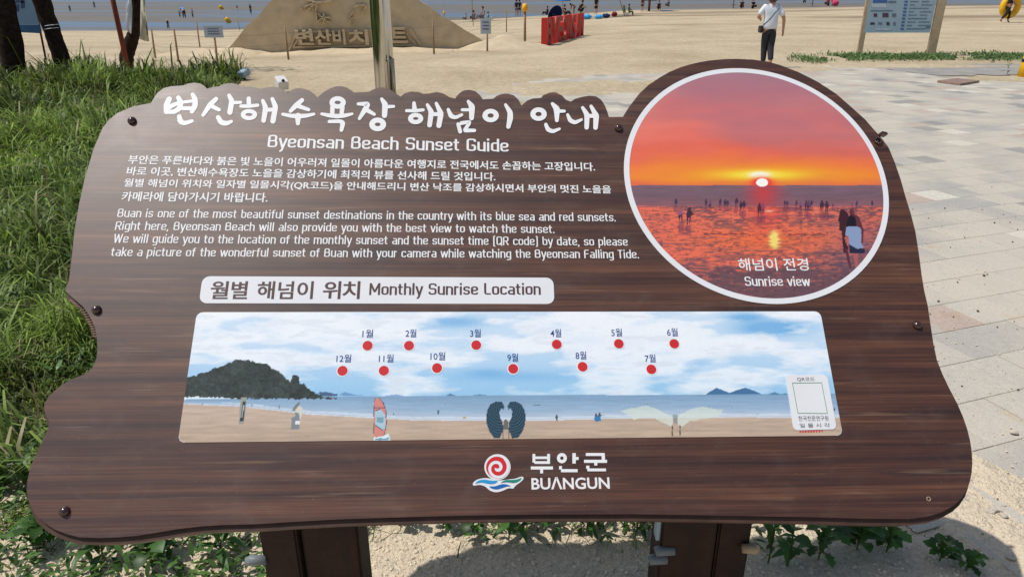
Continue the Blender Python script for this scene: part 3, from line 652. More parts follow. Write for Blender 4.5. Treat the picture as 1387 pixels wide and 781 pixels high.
    g_ = c.mean(1, keepdims=True); return g_ + (c - g_) * .90 + 6
cc, cr = (.5987, -.2554), .329
us = np.arange(cc[0] - cr, cc[0] + cr, .00165); vs = np.arange(cc[1] - cr, cc[1] + cr, .00165)
bm = bmesh.new(); disc(bm, cc, cr, .0002, .0006, 96); o = bobj('picture_rim', bm, M['panel_white']); put(o, BP, root)
# the round print is trimmed with a true circle: rim ring laid over the jagged edge
grid_print('sunset_picture', us, vs, lambda u, v: np.hypot(u - cc[0], v - cc[1]) < cr - .0105, paint_sunset, .0010, .92)
bm = bmesh.new(); n = 120
for k in range(n):
    a0, a1 = 2 * math.pi * k / n, 2 * math.pi * (k + 1) / n
    q = [(cc[0] + r * math.cos(a), cc[1] + r * math.sin(a), .0013) for r, a in ((cr, a0), (cr, a1), (cr - .0135, a1), (cr - .0135, a0))]
    bm.faces.new([bm.verts.new(p) for p in q])
bmesh.ops.remove_doubles(bm, verts=bm.verts, dist=1e-6)
o = bobj('picture_rim_ring', bm, M['panel_white']); put(o, BP, root)
T('caption_lettering', '해넘이 전경', (1001, 367), (1096, 366.8), 17, W, ref='box', offset=.008, z=.0016)
condensed('caption_lettering', 'Sunrise view', (1009.5, 387.5), (1098, 387.5), 13, W, .125, z=.0016)

def paint_panorama(x, y, u, v):
    n1 = NZ.f(x * .011 + 31, y * .045 + 7, 6); n2 = NZ.f(x * .03 + 3, y * .14, 5); n0 = NZ.f(x * .006 + 2, y * .03 + 40, 3)
    c = grad(y, [(421, (222, 232, 242)), (470, (206, 224, 240)), (505, (170, 208, 238)), (535, (142, 196, 232))])
    cl = np.clip((n1 - .44) * 5 + (n2 - .5) * 1.5 + .35 - np.clip((y - 485) / 50, 0, 1) * .75 + np.clip((340 - x) / 90, 0, 1) * .7, 0, 1)
    c = mixm(c, np.clip(.62 - cl, 0, .6) * .45, (132, 188, 232))
    for bx, by, rx, ry, st in ((1045, 444, 46, 10, 1.), (1010, 430, 26, 6, .8), (620, 436, 40, 8, .55), (790, 460, 26, 7, .8), (560, 436, 60, 8, .35), (700, 510, 90, 7, .4), (850, 465, 30, 8, .5), (925, 488, 30, 4, .5), (660, 505, 30, 6, .5)):
        c = mixm(c, np.clip(st * blob(x, y, bx, by, rx, ry) * (1.25 - 1.3 * n2 * cl), 0, .85), (100, 170, 226))
    c = mixm(c, cl * .85 * (1 - .25 * n2), (238, 241, 244))
    c = mixm(c, np.clip((n2 - .58) * 3, 0, .35) * cl, (198, 208, 220))
    hz = np.interp(x, [240, 450, 1140], [541, 537, 532.6]); shore = np.interp(x, [245, 324, 418, 506, 560, 715, 860, 975, 1140], [547, 550, 561, 566, 569, 570, 566, 565, 566])
    n3 = NZ.f(x * .04, y * .6, 4)
    s = grad((y - hz) / (shore - hz + .1), [(0, (120, 158, 192)), (.6, (146, 176, 204)), (.9, (178, 196, 214)), (1, (205, 212, 220))]) * (.94 + .12 * n3)[:, None]
    c = np.where((y > hz)[:, None], s, c)
    n4 = NZ.f(x * .03 + y * .05, y * .35, 4)
    sd = grad(y, [(548, (196, 172, 152)), (602, (184, 158, 134))]) * (.9 + .2 * n4)[:, None]
    c = np.where((y > shore)[:, None], sd, c); c = mixm(c, (np.abs(y - shore + 4 + 2 * (n3 - .5)) < .8) * .5 * (x > 300), (225, 230, 236))
    A = ((230, 365), 3.188); Bq = ((540, 365), 3.188); Cq = ((840, 400), 3.72)
    jag = (NZ.f(x * .35, y * .35, 3) - .5) * 5
    c = mixm(c, poly_mask(x, y + jag * .6, [(640,528),(690,530),(725,537),(725,545),(650,545)], *A), (66, 96, 136)); c = mixm(c, poly_mask(x, y, [(725,543),(755,528),(800,540),(860,545)], *A), (100, 150, 200)); c = mixm(c, poly_mask(x, y, [(930,545),(980,538),(1010,545)], *A), (120, 165, 208))
    hill = poly_mask(x, y + jag, [(20,562),(30,475),(75,465),(110,458),(150,445),(200,425),(245,408),(290,388),(350,393),(400,402),(430,415),(450,430),(480,445),(500,470),(520,485),(528,462),(545,455),(560,465),(560,490),(585,495),(600,515),(625,530),(650,545),(720,552),(720,556),(600,558),(300,556),(60,548)], *A)
    hc = np.array((50, 60, 58.))[None] * (.62 + .75 * NZ.f(x * .35, y * .4, 4))[:, None] + (np.clip((NZ.f(x * .05, y * .08, 2) - .5) * 30, -6, 10))[:, None]
    c = np.where(hill[:, None], hc, c)
    c = mixm(c, poly_mask(x, y, [(430,498),(455,482),(485,465),(520,478),(550,490),(590,475),(630,464),(670,478),(716,498)], *Cq), (62, 112, 160)); c = mixm(c, poly_mask(x, y, [(742,498),(775,486),(806,496),(840,492),(840,499)], *Cq), (80, 128, 172))
    c = mixm(c, poly_mask(x, y, [(203,544),(222,535),(246,544)], *Bq), (80, 120, 160)); c = mixm(c, poly_mask(x, y, [(315,543),(350,538),(390,543)], *Bq), (90, 132, 170))
    # white wings
    for pts in ([(0,578),(60,568),(130,553),(185,572),(225,592),(268,615),(262,662),(215,640),(160,612),(110,612),(70,628),(40,605)], [(284,612),(320,588),(370,566),(420,560),(470,570),(520,574),(500,604),(450,618),(400,625),(350,632),(312,660),(290,650)]):
        m = poly_mask(x, y + jag * .3, pts, *Cq); c = mixm(c, m * (.62 + .3 * NZ.f(x * .12, y * .3, 3)), (206, 217, 204))
    for a, b in ((262, 'l'), (301, 'r')): c = mixm(c, (np.abs(x - (840 + a / 3.72)) < .8) & (y > 576) & (y < 590), (92, 86, 78))
    c = mixm(c, poly_mask(x, y, [(262,598),(290,598),(288,645),(270,645)], *Cq) * .6, (120, 130, 130))
    # dark feathered wings
    left = [(378,640),(381,610),(395,582),(420,568),(445,570),(457,590),(452,604),(444,596),(436,612),(437,635),(448,655),(452,690),(436,728),(412,726),(392,700),(380,665)]
    for pts in (left, [(926 - a, b) for a, b in left]):
        m = poly_mask(x, y, pts, *Bq); xx = np.abs(x - (540 + 463 / 3.188)); rd = np.hypot(xx - 7, (y - 552) * .8 )
        f = .5 + .5 * np.sin(rd * 2.1 + NZ.n(x * .3, y * .3) * 2); c = np.where(m[:, None], np.array((40, 68, 86.))[None] * (.72 + .62 * f)[:, None], c)
    c = mixm(c, poly_mask(x, y, [(455,650),(463,643),(472,655),(474,690),(450,690)], *Bq), (104, 104, 98))
    for a in (450, 476): c = mixm(c, (np.abs(x - (540 + a / 3.188)) < .7) & (y > 581) & (y < 594), (80, 80, 76))
    # upright thermometer board, grey bird board, surf board
    c = mixm(c, poly_mask(x, y, [(308,552),(335,550),(322,668),(297,668)], *A), (150, 150, 140)); c = mixm(c, poly_mask(x, y, [(314,570),(328,570),(317,655),(304,655)], *A), (44, 58, 66)); c = mixm(c, poly_mask(x, y, [(318,585),(323,585),(314,640),(309,640)], *A), (170, 176, 172))
    G = ((370, 480), 6.005)
    c = mixm(c, poly_mask(x, y, [(215,378),(218,400),(180,460),(155,455),(178,410)], *G), (120, 124, 128)); c = mixm(c, poly_mask(x, y, [(180,450),(210,415),(238,430),(240,470),(222,525),(185,500)], *G), (205, 204, 188)); c = mixm(c, poly_mask(x, y, [(150,515),(178,500),(178,470),(212,475),(218,535),(215,605),(145,610)], *G), (122, 132, 142)); c = mixm(c, poly_mask(x, y, [(180,540),(217,535),(217,568),(182,570)], *G), (225, 225, 222))
    board = [(822,385),(835,358),(852,347),(880,372),(905,420),(918,470),(920,560),(905,640),(880,690),(820,695)]
    c = mixm(c, poly_mask(x, y, [(a + (5 if a > 850 else -4), b) for a, b in board], *G), (52, 54, 66)); c = mixm(c, poly_mask(x, y, board, *G), (214, 128, 118))
    c = mixm(c, poly_mask(x, y, [(828,455),(870,440),(912,490),(915,600),(895,612),(830,570)], *G), (160, 196, 212)); c = mixm(c, poly_mask(x, y, [(840,510),(900,510),(895,555),(845,550)], *G), (110, 160, 176))
    for l in ([(826,430),(908,430),(908,436),(826,436)], [(828,455),(870,440),(872,446),(828,462)], [(828,568),(895,612),(893,618),(828,575)]): c = mixm(c, poly_mask(x, y, l, *G), (60, 60, 76))
    c = mixm(c, poly_mask(x, y + jag, [(818,672),(880,665),(900,650),(940,645),(958,700),(818,702)], *G), (210, 228, 232)); c = mixm(c, poly_mask(x, y, [(830,685),(870,678),(915,682),(940,668),(945,690),(830,695)], *G), (90, 150, 178))
    for fx, fy, h in ((593.5, 561, 7), (754, 571, 10), (274, 549, 4), (341, 551, 4), (378.5, 554, 5), (533, 562, 3.5), (520, 547, 2), (807, 571, 12), (812, 570, 12), (494, 544, 2), (603, 549, 2), (960, 552, 2), (991, 554, 3), (1130, 557, 5), (876, 549, 3)): c = figure(c, x, y, fx, fy, h, (62, 64, 74))
    c = mixm(c, poly_mask(x, y, [(842,640),(860,628),(872,635),(875,652),(850,656)], *Bq), (50, 120, 180)); c = mixm(c, blob(x, y, 629, 565, 2.5, 1.6) > .4, (190, 160, 110)); c = mixm(c, (np.abs(y - 548.5) < .6) & (np.abs(x - 727) < 5), (90, 100, 110))
    c = mixm(c, (x > 1082) & (x < 1114) & (y > 581.5) & (y < 585.5) & (np.sin(x * 1.7) > -.5), (205, 60, 62))
    g_ = c.mean(1, keepdims=True); return g_ + (c - g_) * .86 + 3
pu0, pu1, pv0, pv1 = -.705, .6990, -.886, -.6025
rr = round_rect([(pu0, pv1), (pu1, pv1), (pu1, pv0), (pu0, pv0)], .0135, 6)
px_u = np.arange(pu0, pu1 + .0016, .00155); px_v = np.arange(pv0, pv1 + .0016, .0015)
px_u = np.linspace(pu0, pu1, len(px_u)); px_v = np.linspace(pv0, pv1, len(px_v))
bm = bmesh.new(); slab(bm, rr, .0002, .0007); o = bobj('panorama_backing', bm, M['panel_white']); put(o, BP, root)
def keep_rr(u, v):
    r = .0135; dx = np.maximum(np.maximum(pu0 + r - u, u - pu1 + r), 0); dy = np.maximum(np.maximum(pv0 + r - v, v - pv1 + r), 0); return np.hypot(dx, dy) <= r + 1e-6
grid_print('beach_panorama_picture', px_u, px_v, keep_rr, paint_panorama, .0010, 1.0)
MON = [('1월', 498, 457.3, 498, 468), ('2월', 556.5, 456.8, 554, 468), ('3월', 644, 456.8, 645, 467.3), ('4월', 753, 456.6, 754, 466.3), ('5월', 835.5, 455.8, 838, 465.5), ('6월', 911, 455.3, 913, 465.5), ('12월', 465.5, 490.8, 464, 502), ('11월', 523, 490.8, 520, 501.8), ('10월', 593, 487.8, 592, 498.3), ('9월', 694.5, 489.6, 695, 499.3), ('8월', 787, 486.8, 789, 496.5), ('7월', 881, 490.6, 882, 500)]
for t, lx, ly, dx, dy in MON:
    c = BP.uv(dx, dy); wd = 7.3 if len(t) == 2 else 10
    bm = bmesh.new(); disc(bm, c, .0133, .0012, .0014, 26); dot = bobj('month_marker', bm, M['panel_white']); put(dot, BP, root)
    bm = bmesh.new(); disc(bm, c, .0108, .0015, .0017, 26); d2 = bobj('red_dot', bm, M['red_print']); put(d2, BP, root)
    T('month_lettering', t, (lx - wd, ly), (lx + wd, ly), 11, M['navy_print'], ref='box', offset=.004, z=.0014)
px_round('code_card', [(1063, 507.3), (1119.6, 507.3), (1133, 581), (1074.5, 582.6)], .010, .0012, .0020, M['panel_white'])
T('card_lettering', 'QR코드', (1079.5, 516.6), (1103.5, 516.6), 5.4, M['dark_print'], ref='box', z=.0023)
T('card_lettering', '한국천문연구원', (1081.5, 570), (1122, 569.6), 6.8, M['dark_print'], ref='box', z=.0023)
T('card_lettering', '일 몰 시 각', (1083, 579), (1124, 578.6), 5.8, M['dark_print'], ref='box', z=.0023)
fr = [BP.uv(*p) for p in ((1072.7, 518.6), (1112.1, 518.2), (1120, 559.7), (1080.1, 559.3))]
bm = bmesh.new()
for a, b in zip(fr, fr[1:] + fr[:1]): tube(bm, [(*a, .0022), (*b, .0022)], .0007, 4)
put(bobj('card_frame', bm, M['lime_line']), BP, root)

# ------------------------------------------------ county logo
def lg(x, y): return BP.uv(620 + x / 5.779, 590 + y / 5.779)
def flat(bm, pts, z): bm.faces.new([bm.verts.new((*lg(*p), z)) for p in pts])
def smooth_poly(P, it=2):
    for _ in range(it):
        Q = []
        for a, b in zip(P, P[1:] + P[:1]): Q += [(a[0] * .75 + b[0] * .25, a[1] * .75 + b[1] * .25), (a[0] * .25 + b[0] * .75, a[1] * .25 + b[1] * .75)]
        P = Q
    return P
bm = bmesh.new(); flat(bm, [(311 + 103 * math.cos(a), 243 + 101 * math.sin(a)) for a in np.linspace(0, 2 * math.pi, 40, False)], .0006)
flat(bm, smooth_poly([(116,378),(122,362),(150,340),(200,328),(250,330),(320,350),(400,338),(450,335),(490,318),(512,318),(517,335),(490,362),(450,388),(436,414),(400,405),(350,430),(300,442),(250,428),(215,392),(170,380),(125,390)], 2), .00063)
put(bobj('logo_backing', bm, M['panel_white']), BP, root)
bm = bmesh.new(); flat(bm, [(306 + 84 * math.cos(a), 245 + 84 * math.sin(a)) for a in np.linspace(0, 2 * math.pi, 40, False)], .0009); put(bobj('logo_sun', bm, M['red_print']), BP, root)
sv = []; sp = []
for k in range(46):
    t = k / 45; a = math.radians(150 - 560 * t); r = 6 + 90 * t ** 1.0
    sp.append((308 + r * math.cos(a) * .97, 250 + r * math.sin(a) * .97)); sv.append(13 - 3 * t)
bm = bmesh.new(); L1 = []
for i, (x, y) in enumerate(sp):
    x0, y0 = sp[max(i - 1, 0)]; x1, y1 = sp[min(i + 1, 45)]; l = math.hypot(x1 - x0, y1 - y0); nx, ny = -(y1 - y0) / l * sv[i], (x1 - x0) / l * sv[i]
    L1.append((bm.verts.new((*lg(x + nx, y + ny), .0012)), bm.verts.new((*lg(x - nx, y - ny), .0012))))
for (a, b), (c, d) in zip(L1, L1[1:]): bm.faces.new((a, b, d, c))
put(bobj('logo_spiral', bm, M['panel_white']), BP, root)
for nm, mt, P in (('logo_wave', 'sky_print', [(132,372),(165,345),(215,340),(260,350),(322,348),(290,375),(240,376),(190,362),(150,370)]), ('logo_wave', 'blue_print', [(240,392),(290,396),(340,376),(380,376),(424,396),(390,392),(345,408),(300,420),(262,410)]), ('logo_wave', 'green_print', [(330,368),(370,342),(420,344),(470,340),(505,322),(485,352),(440,370),(400,362),(360,362)])):
    bm = bmesh.new(); flat(bm, smooth_poly(P, 2), .0012); put(bobj(nm, bm, M[mt]), BP, root)
RC = [(585,140,607,208),(700,140,722,218),(607,160,700,180),(600,197,700,218),(572,238,745,262),(645,262,668,292),
(897,134,924,215),(924,164,946,187),(793,235,815,262),(808,259,938,283),
(1002,133,1150,156),(1126,156,1152,186),(988,186,1168,210),(1068,210,1092,231),(1005,232,1030,256),(1014,254,1160,276)]
bm = bmesh.new()
for i, (a, b, c, d) in enumerate(RC): flat(bm, [(a, d), (c, d), (c, b), (a, b)], .0006 + i * .00002)
ring = [[(815 + r * math.cos(a), 173 + r * 1.02 * math.sin(a)) for a in np.linspace(0, 2 * math.pi, 28, False)] for r in (39, 14)]
for k in range(28): flat(bm, [ring[0][k], ring[0][(k + 1) % 28], ring[1][(k + 1) % 28], ring[1][k]], .0006)
put(bobj('logo_lettering', bm, W), BP, root)
T('logo_lettering', 'BU\u039bNGUN', (720, 662), (826, 660.8), 15.6, W, offset=.02)

# ---------------------------------------------------------------- paving
PAV = [(1.50, 1.95), (1.1, 3.2), (-.1, 8), (-.9, 13.2), (.6, 15.2), (2.35, 16.3), (6, 17.7), (8.4, 17.6), (9.0, 16.0), (9.9, 15.2), (11.4, 14.7), (16, 14.3), (16, -1.2), (2.6, -1.2), (1.63, 1.78)]
pav = mesh('pavement', [(x, y, .004) for x, y in PAV], [tuple(range(len(PAV)))], M['sand']); tag(pav, kind='structure')
pm = {}
PC = {'grey': (.36, .35, .32), 'pale': (.47, .445, .385), 'bluegrey': (.32, .325, .315), 'cream': (.62, .585, .50), 'pink': (.44, .34, .28), 'dark': (.25, .25, .24)}
for k, c in PC.items(): pm[k] = mat_paver('paver_' + k, c, .45 if k in ('cream', 'pink', 'dark') else 1.0)
ang = math.radians(19.5); e1 = np.array((math.cos(ang), math.sin(ang))); e2 = np.array((-math.sin(ang), math.cos(ang)))
TS = .285; tiles = []
for j in range(-20, 90):
    for i in range(-70, 90):
        off = .5 * TS if j % 2 else 0
        c = e1 * (i * TS + off) + e2 * (j * TS) + np.array((1.68, 1.9))
        if not (-1.5 < c[0] < 16 and -1.5 < c[1] < 18.5): continue
        if in_poly(np.array([c[0]]), np.array([c[1]]), PAV)[0]: tiles.append((c[0], c[1]))
tiles = np.array(tiles)
d_ = np.c_[tiles, np.zeros(len(tiles))] - CAM; fwd = d_ @ F_; px = 693.5 + FPX * (d_ @ R_) / fwd; py = 390.5 + FPX * (d_ @ D_) / fwd
vis = (fwd > .3) & (px > -10) & (px < 1400) & (py < 800) & ~in_poly(px, py, OUT)
order = np.argsort(np.where(vis, fwd, 1e6)); near = set(order[:300].tolist())
def paver_shape(jit):
    bm = bmesh.new(); h = TS / 2 - .0016; z1 = .0085 + jit; b = .0022
    b0 = [(-h, -h), (h, -h), (h, h), (-h, h)]; lo = [bm.verts.new((x, y, -.01)) for x, y in b0]; mi = [bm.verts.new((x, y, z1 - b)) for x, y in b0]; tp = [bm.verts.new((x * (h - b) / h, y * (h - b) / h, z1)) for x, y in b0]
    for A_, B_ in ((lo, mi), (mi, tp)):
        for k in range(4): bm.faces.new((A_[k], A_[(k + 1) % 4], B_[(k + 1) % 4], B_[k]))
    bm.faces.new(tp); return bm
variants = []
for kname in PC:
    for q in range(2):
        me = bpy.data.meshes.new('paver'); bm = paver_shape(.0006 * q); bm.to_mesh(me); bm.free(); me.materials.append(pm[kname]); variants.append((kname, me))
def pick(x, y):
    k = random.random(); far = y > 5
    if far: return 'cream' if k < .07 else 'pink' if k < .12 else 'dark' if k < .17 else 'bluegrey' if k < .55 else 'grey' if k < .8 else 'pale'
    return 'pink' if k < .03 else 'grey' if k < .35 else 'pale'
sv_, sf_, smi = [], [], []; names = list(PC)
for idx, (x, y) in enumerate(tiles):
    kn = pick(x, y); jr = (random.random() - .5) * .012
    if idx in near:
        me = random.choice([m for n_, m in variants if n_ == kn]); o = bpy.data.objects.new('paver', me); link(o, pav); o.location = (x, y, 0); o.rotation_euler.z = ang + jr * .5
    else:
        h = TS / 2 - .0018; b = len(sv_)
        for z in (.005, .0085):
            for sx, sy in ((-1, -1), (1, -1), (1, 1), (-1, 1)):
                q = np.array((x, y)) + e1 * sx * h + e2 * sy * h; sv_.append((q[0], q[1], z))
        sf_ += [(b + 4, b + 5, b + 6, b + 7)] + [(b + k, b + (k + 1) % 4, b + 4 + (k + 1) % 4, b + 4 + k) for k in range(4)]; smi += [names.index(kn)] * 5
o = mesh('distant_pavers', sv_, sf_, [pm[k] for k in names], pav, mi=smi); tag(o, kind='stuff')
# slab strip and manhole
def patch(name, pts, z, mat): return mesh(name, [(x, y, z + float(ground_z(x, y))) for x, y in pts], [tuple(range(len(pts)))], mat)
q = [gnd(*p) for p in ((1190, 93.5), (1230, 90), (1300, 88.5), (1420, 87), (1450, 101), (1370, 102), (1300, 103.5), (1250, 101))]
q = [a_.lerp(b_, t_) + Vector((random.uniform(-.12, .12), random.uniform(-.16, .16), 0)) for a_, b_ in zip(q, q[1:] + q[:1]) for t_ in (0, .17, .34, .5, .67, .84)]
tag(patch('path', [(p.x, p.y) for p in q], .012, M['asphalt']), 'grey worn concrete strip between green ground cover and paving', kind='structure')
a, b, c, d = [gnd(*p) for p in ((1269, 113), (1296, 109.6), (1326, 113), (1300, 117))]
bm = bmesh.new(); slab(bm, [(p.x, p.y) for p in (a, d, c, b)], .013, .05)
o = bobj('cover_plate', bm, M['rusty_plate']); tag(o, 'rusty brown square cover plate lying on the grey paving', 'manhole cover')
# blown sand lying over the paving: low uneven mounds
def drift(cx, cy, rx, ry, h, rot, seed):
    n = 26; V = []; F = []
    for j in range(n + 1):
        for i in range(n + 1):
            a, b = (i / n - .5) * 2, (j / n - .5) * 2; d = math.hypot(a, b); x = cx + (a * rx) * math.cos(rot) - (b * ry) * math.sin(rot); y = cy + (a * rx) * math.sin(rot) + (b * ry) * math.cos(rot)
            m = float(NZ.f(np.array(x * 3.1 + seed + 30), np.array(y * 3.1 + seed + 30), 4)); z = .0085 + h * (max(0, 1 - d) * 1.3 + (m - .58) * 1.3)
            V.append((x, y, z if d < .98 else -.01))
    for j in range(n):
        for i in range(n): k = j * (n + 1) + i; F.append((k, k + 1, k + n + 2, k + n + 1))
    return tag(mesh('sand_drift', V, F, M['sand'], smooth=True), 'pale sand blown over the paving', kind='structure')
for a_ in ((1.62, 2.0, .42, .16, .012, -1.1, 1), (1.15, 2.75, .7, .25, .02, -1.2, 2), (1.55, 13.9, 2.3, 1.1, .02, .3, 3), (5.0, 17.0, 2.6, .8, .02, .15, 4), (10.6, 15.1, 1.6, .45, .03, -.1, 5), (.2, 10, 1.0, 2.4, .02, .1, 6), (1.85, 2.15, .5, .12, .006, -1.1, 7), (9.6, 17.9, 2.6, .4, .03, 0, 8)): drift(*a_)
# ---------------------------------------------------------------- granular soil under the sign, pebbles and twigs
def lumps(name, n, region, smin, smax, mat, label, z=0.0):
    ico = bmesh.new(); bmesh.ops.create_icosphere(ico, subdivisions=1, radius=1); bv = np.array([v.co[:] for v in ico.verts]); bf = np.array([[v.index for v in f.verts] for f in ico.faces]); ico.free()
    V = []; F = []
    for i in range(n):
        x, y = region(); s = smin + (smax - smin) * random.random() ** 3
        jit = bv * (1 + (rng.random((len(bv), 1)) - .5) * .5) * np.array((1, .6 + random.random() * .5, .5 + random.random() * .3)) * s
        a = random.random() * 6.28; R = np.array(((math.cos(a), -math.sin(a), 0), (math.sin(a), math.cos(a), 0), (0, 0, 1)))
        F.append(bf + len(V) * len(bv)); V.append(jit @ R.T + np.array((x, y, z + float(ground_z(x, y)) + s * .2)))
    V = np.concatenate(V); F = np.concatenate(F); return tag(mesh(name, V, [tuple(f) for f in F], mat), label, kind='stuff')
def soil():
    while True:
        x = random.uniform(-1.9, 1.75); y = random.uniform(1.6, 2.5)
        if not in_poly(np.array([x]), np.array([y]), PAV)[0]: return x, y
M['grit'] = simple('granite_grit', (.66, .575, .44), .9, var=.35, scale=60, srgb=False, spec=.2)
lumps('gravel', 15000, soil, .0012, .0085, M['grit'], 'coarse pale grit on the ground under the sign')
def onpave():
    y = random.uniform(1.7, 6) if random.random() < .8 else random.uniform(6, 14); return random.uniform(.42 * y + .45, .8 * y + .5), y
M['debris'] = simple('dry_debris', (96, 74, 56), .9, var=.4, scale=40)
lumps('debris', 260, onpave, .002, .009, M['debris'], 'dark crumbs and bits of twig scattered on the paving', .013)
lumps('pale_grit', 900, onpave, .0015, .006, M['grit'], 'pale sand grains scattered on the paving', .013)
for i, (px_, py_, s, lab) in enumerate(((1346, 695, .019, 'larger pale stone of the group on the paving edge right of the sign'), (1338, 699, .013, 'small pale stone left of the larger stone at the paving edge'), (1357, 703, .014, 'small pale stone just below the larger stone at the paving edge'), (1366, 761, .016, 'tan stone on sandy ground at the lower right corner'), (1372, 591, .017, 'whitish stone lying alone on the pavers right of the sign'))):
    g = gnd(px_, py_); bm = bmesh.new(); bmesh.ops.create_icosphere(bm, subdivisions=2, radius=s)
    for v in bm.verts:
        v.co *= 1 + (NZ.n(v.co.x * 90 + i * 9 + 40, v.co.y * 90 + 60) - .5) * .7; v.co.z = v.co.z * .55
    o = bobj('stone', bm, M['stone'], None, False); o.location = (g.x, g.y, .013 + s * .35); o.rotation_euler.z = i; tag(o, lab, 'stone', 'pale stones on the paving')

# ---------------------------------------------------------------- grass
def blade_mesh(name, P, A, Ln, Wd, Arch, colr, mat, label):
    n = len(P); K = 4                 # K sections, last is a point
    t = np.array([0, .33, .68, 1.]); d = np.c_[np.cos(A), np.sin(A)]; side = np.c_[-d[:, 1], d[:, 0]]
    V = []; 
    for k in range(K):
        tt = t[k]; hor = Ln * (np.sin(Arch * tt) ) * .85 * tt; up = Ln * np.sin(np.minimum(tt * (1.0 + .0 * Arch), 1) * (math.pi / 2) * 1.0) * np.cos(Arch * tt * .85)
        c = np.c_[P[:, 0] + d[:, 0] * hor, P[:, 1] + d[:, 1] * hor, P[:, 2] + np.maximum(up, .01)]
        wv = Wd * (1, .95, .6, .0)[k]
        if k < 3:
            V.append(np.c_[c[:, 0] + side[:, 0] * wv, c[:, 1] + side[:, 1] * wv, c[:, 2]]); V.append(np.c_[c[:, 0] - side[:, 0] * wv, c[:, 1] - side[:, 1] * wv, c[:, 2]])
        else: V.append(c)
    V = np.stack(V, 1); base = (np.arange(n) * 7)[:, None]
    q = np.concatenate([base + np.array([[0, 1, 3, 2]]), base + np.array([[2, 3, 5, 4]])], 0); tr = base + np.array([[4, 5, 6]])
    Vf = V.reshape(-1, 3); me = bpy.data.meshes.new(name); me.vertices.add(len(Vf)); me.vertices.foreach_set('co', Vf.astype('f').ravel())
    loops = np.concatenate([q.ravel(), tr.ravel()]); me.loops.add(len(loops)); me.loops.foreach_set('vertex_index', loops.astype('i'))
    me.polygons.add(len(q) + len(tr)); me.polygons.foreach_set('loop_start', np.concatenate([np.arange(len(q)) * 4, len(q) * 4 + np.arange(len(tr)) * 3]).astype('i')); me.update()
    ca = me.color_attributes.new('Col', 'FLOAT_COLOR', 'POINT'); cl = np.repeat(colr, 7, axis=0); ca.data.foreach_set('color', np.c_[cl, np.ones(len(cl))].astype('f').ravel())
    me.materials.append(mat); o = bpy.data.objects.new(name, me); COL.objects.link(o); return tag(o, label, kind='stuff')
def edge_x(y):
    y = np.asarray(y, float); return -.62 - (y - 1.9) * .365 + np.interp(y, [1.9, 3.2, 6.5, 9.0], [0, .35, .6, 0])
def grass_field():
    P = []; target = 105000; k = 0
    N = 460000
    u = rng.random(N); y = 1.62 + (16.9 - 1.62) * u ** 1.55
    xl = -.80 * y - .9; xr = edge_x(y) + .35; x = xl + (xr - xl) * rng.random(N)
    cl = NZ.f(x * 1.1 + 30, y * 1.1 + 60, 3); cl2 = NZ.f(x * 3.5 + 30, y * 3.5 + 60, 2)
    edge = (edge_x(y) + (cl - .5) * .9 - x) / .35
    dens = np.clip(edge, 0, 1) * np.clip((16.3 + (NZ.f(x * .8 + 9, y * 0, 2) - .5) * 1.6 - y) / 1.2, 0, 1)
    sparse = np.clip((y - 1.98 + (cl2 - .5) * 1.0) / .4, .06, 1); dens *= sparse * (.35 + .9 * np.clip((cl2 - .3) * 2.2, 0, 1))
    keep = rng.random(N) < dens * .34; x, y, cl, cl2 = x[keep], y[keep], cl[keep], cl2[keep]
    x, y, cl, cl2 = x[:target * 2], y[:target * 2], cl[:target * 2], cl2[:target * 2]; n = len(x)
    tall = np.clip(.55 + (cl - .5) * 3.6, .12, 1.4); L_ = (.06 + .30 * rng.random(n) ** 1.3 * tall) * np.interp(y, [1.6, 3, 8, 16], [.5, 1.0, 1.5, 1.6])
    L_ = np.where(rng.random(n) < .03, L_ * 1.6, L_)
    Wd = np.interp(y, [1.6, 4, 16], [.0030, .0052, .0150]) * (.5 + 1.0 * rng.random(n)); Ar = .3 + 1.75 * rng.random(n)
    flow = NZ.f(x * .9 + 80, y * .9 + 11, 2) * 12; A = np.where(rng.random(n) < .55, flow, rng.random(n) * 6.28) + (rng.random(n) - .5) * 1.3
    g = np.array((.185, .265, .046)); k = rng.random((n, 1)); c = g * (.32 + 1.35 * k) * (.30 + 1.25 * cl2[:, None]) * (.50 + np.clip((NZ.f(x * .55 + 12, y * .9 + 7, 2)[:, None] - .35) * 2.4, 0, 1) * .75); yel = (rng.random((n, 1)) < .16) * rng.random((n, 1)); c = c * (1 - yel) + np.array((.24, .28, .085)) * yel  # broad noise patches put sun and shade contrast into the blade colour
    dry = rng.random((n, 1)) < .035; c = np.where(dry, np.array((.30, .25, .13)), c)
    blade_mesh('grass', np.c_[x, y, ground_z(x, y) - .01], A, L_, Wd, Ar, c, M['grass'], 'long bright green grass growing left of the sign'); return n
ng = grass_field()
def stalks():
    n = 260; y = rng.uniform(9, 16.2, n); y[:60] = rng.uniform(2.4, 6, 60); x = edge_x(y) - .1 - rng.random(n) * (.72 * y + .3 + edge_x(y)) * .9
    c = np.array((.16, .19, .06)) * (.5 + rng.random((n, 1))); c[::4] = (.26, .20, .10)
    blade_mesh('grass_stalks', np.c_[x, y, ground_z(x, y)], rng.random(n) * 6.28, rng.uniform(.35, .75, n) * np.interp(y, [2, 6, 9], [.5, .7, 1]), rng.uniform(.003, .006, n), rng.uniform(.1, .8, n), c, M['grass'], 'tall thin stalks sticking out of the grass')
stalks()
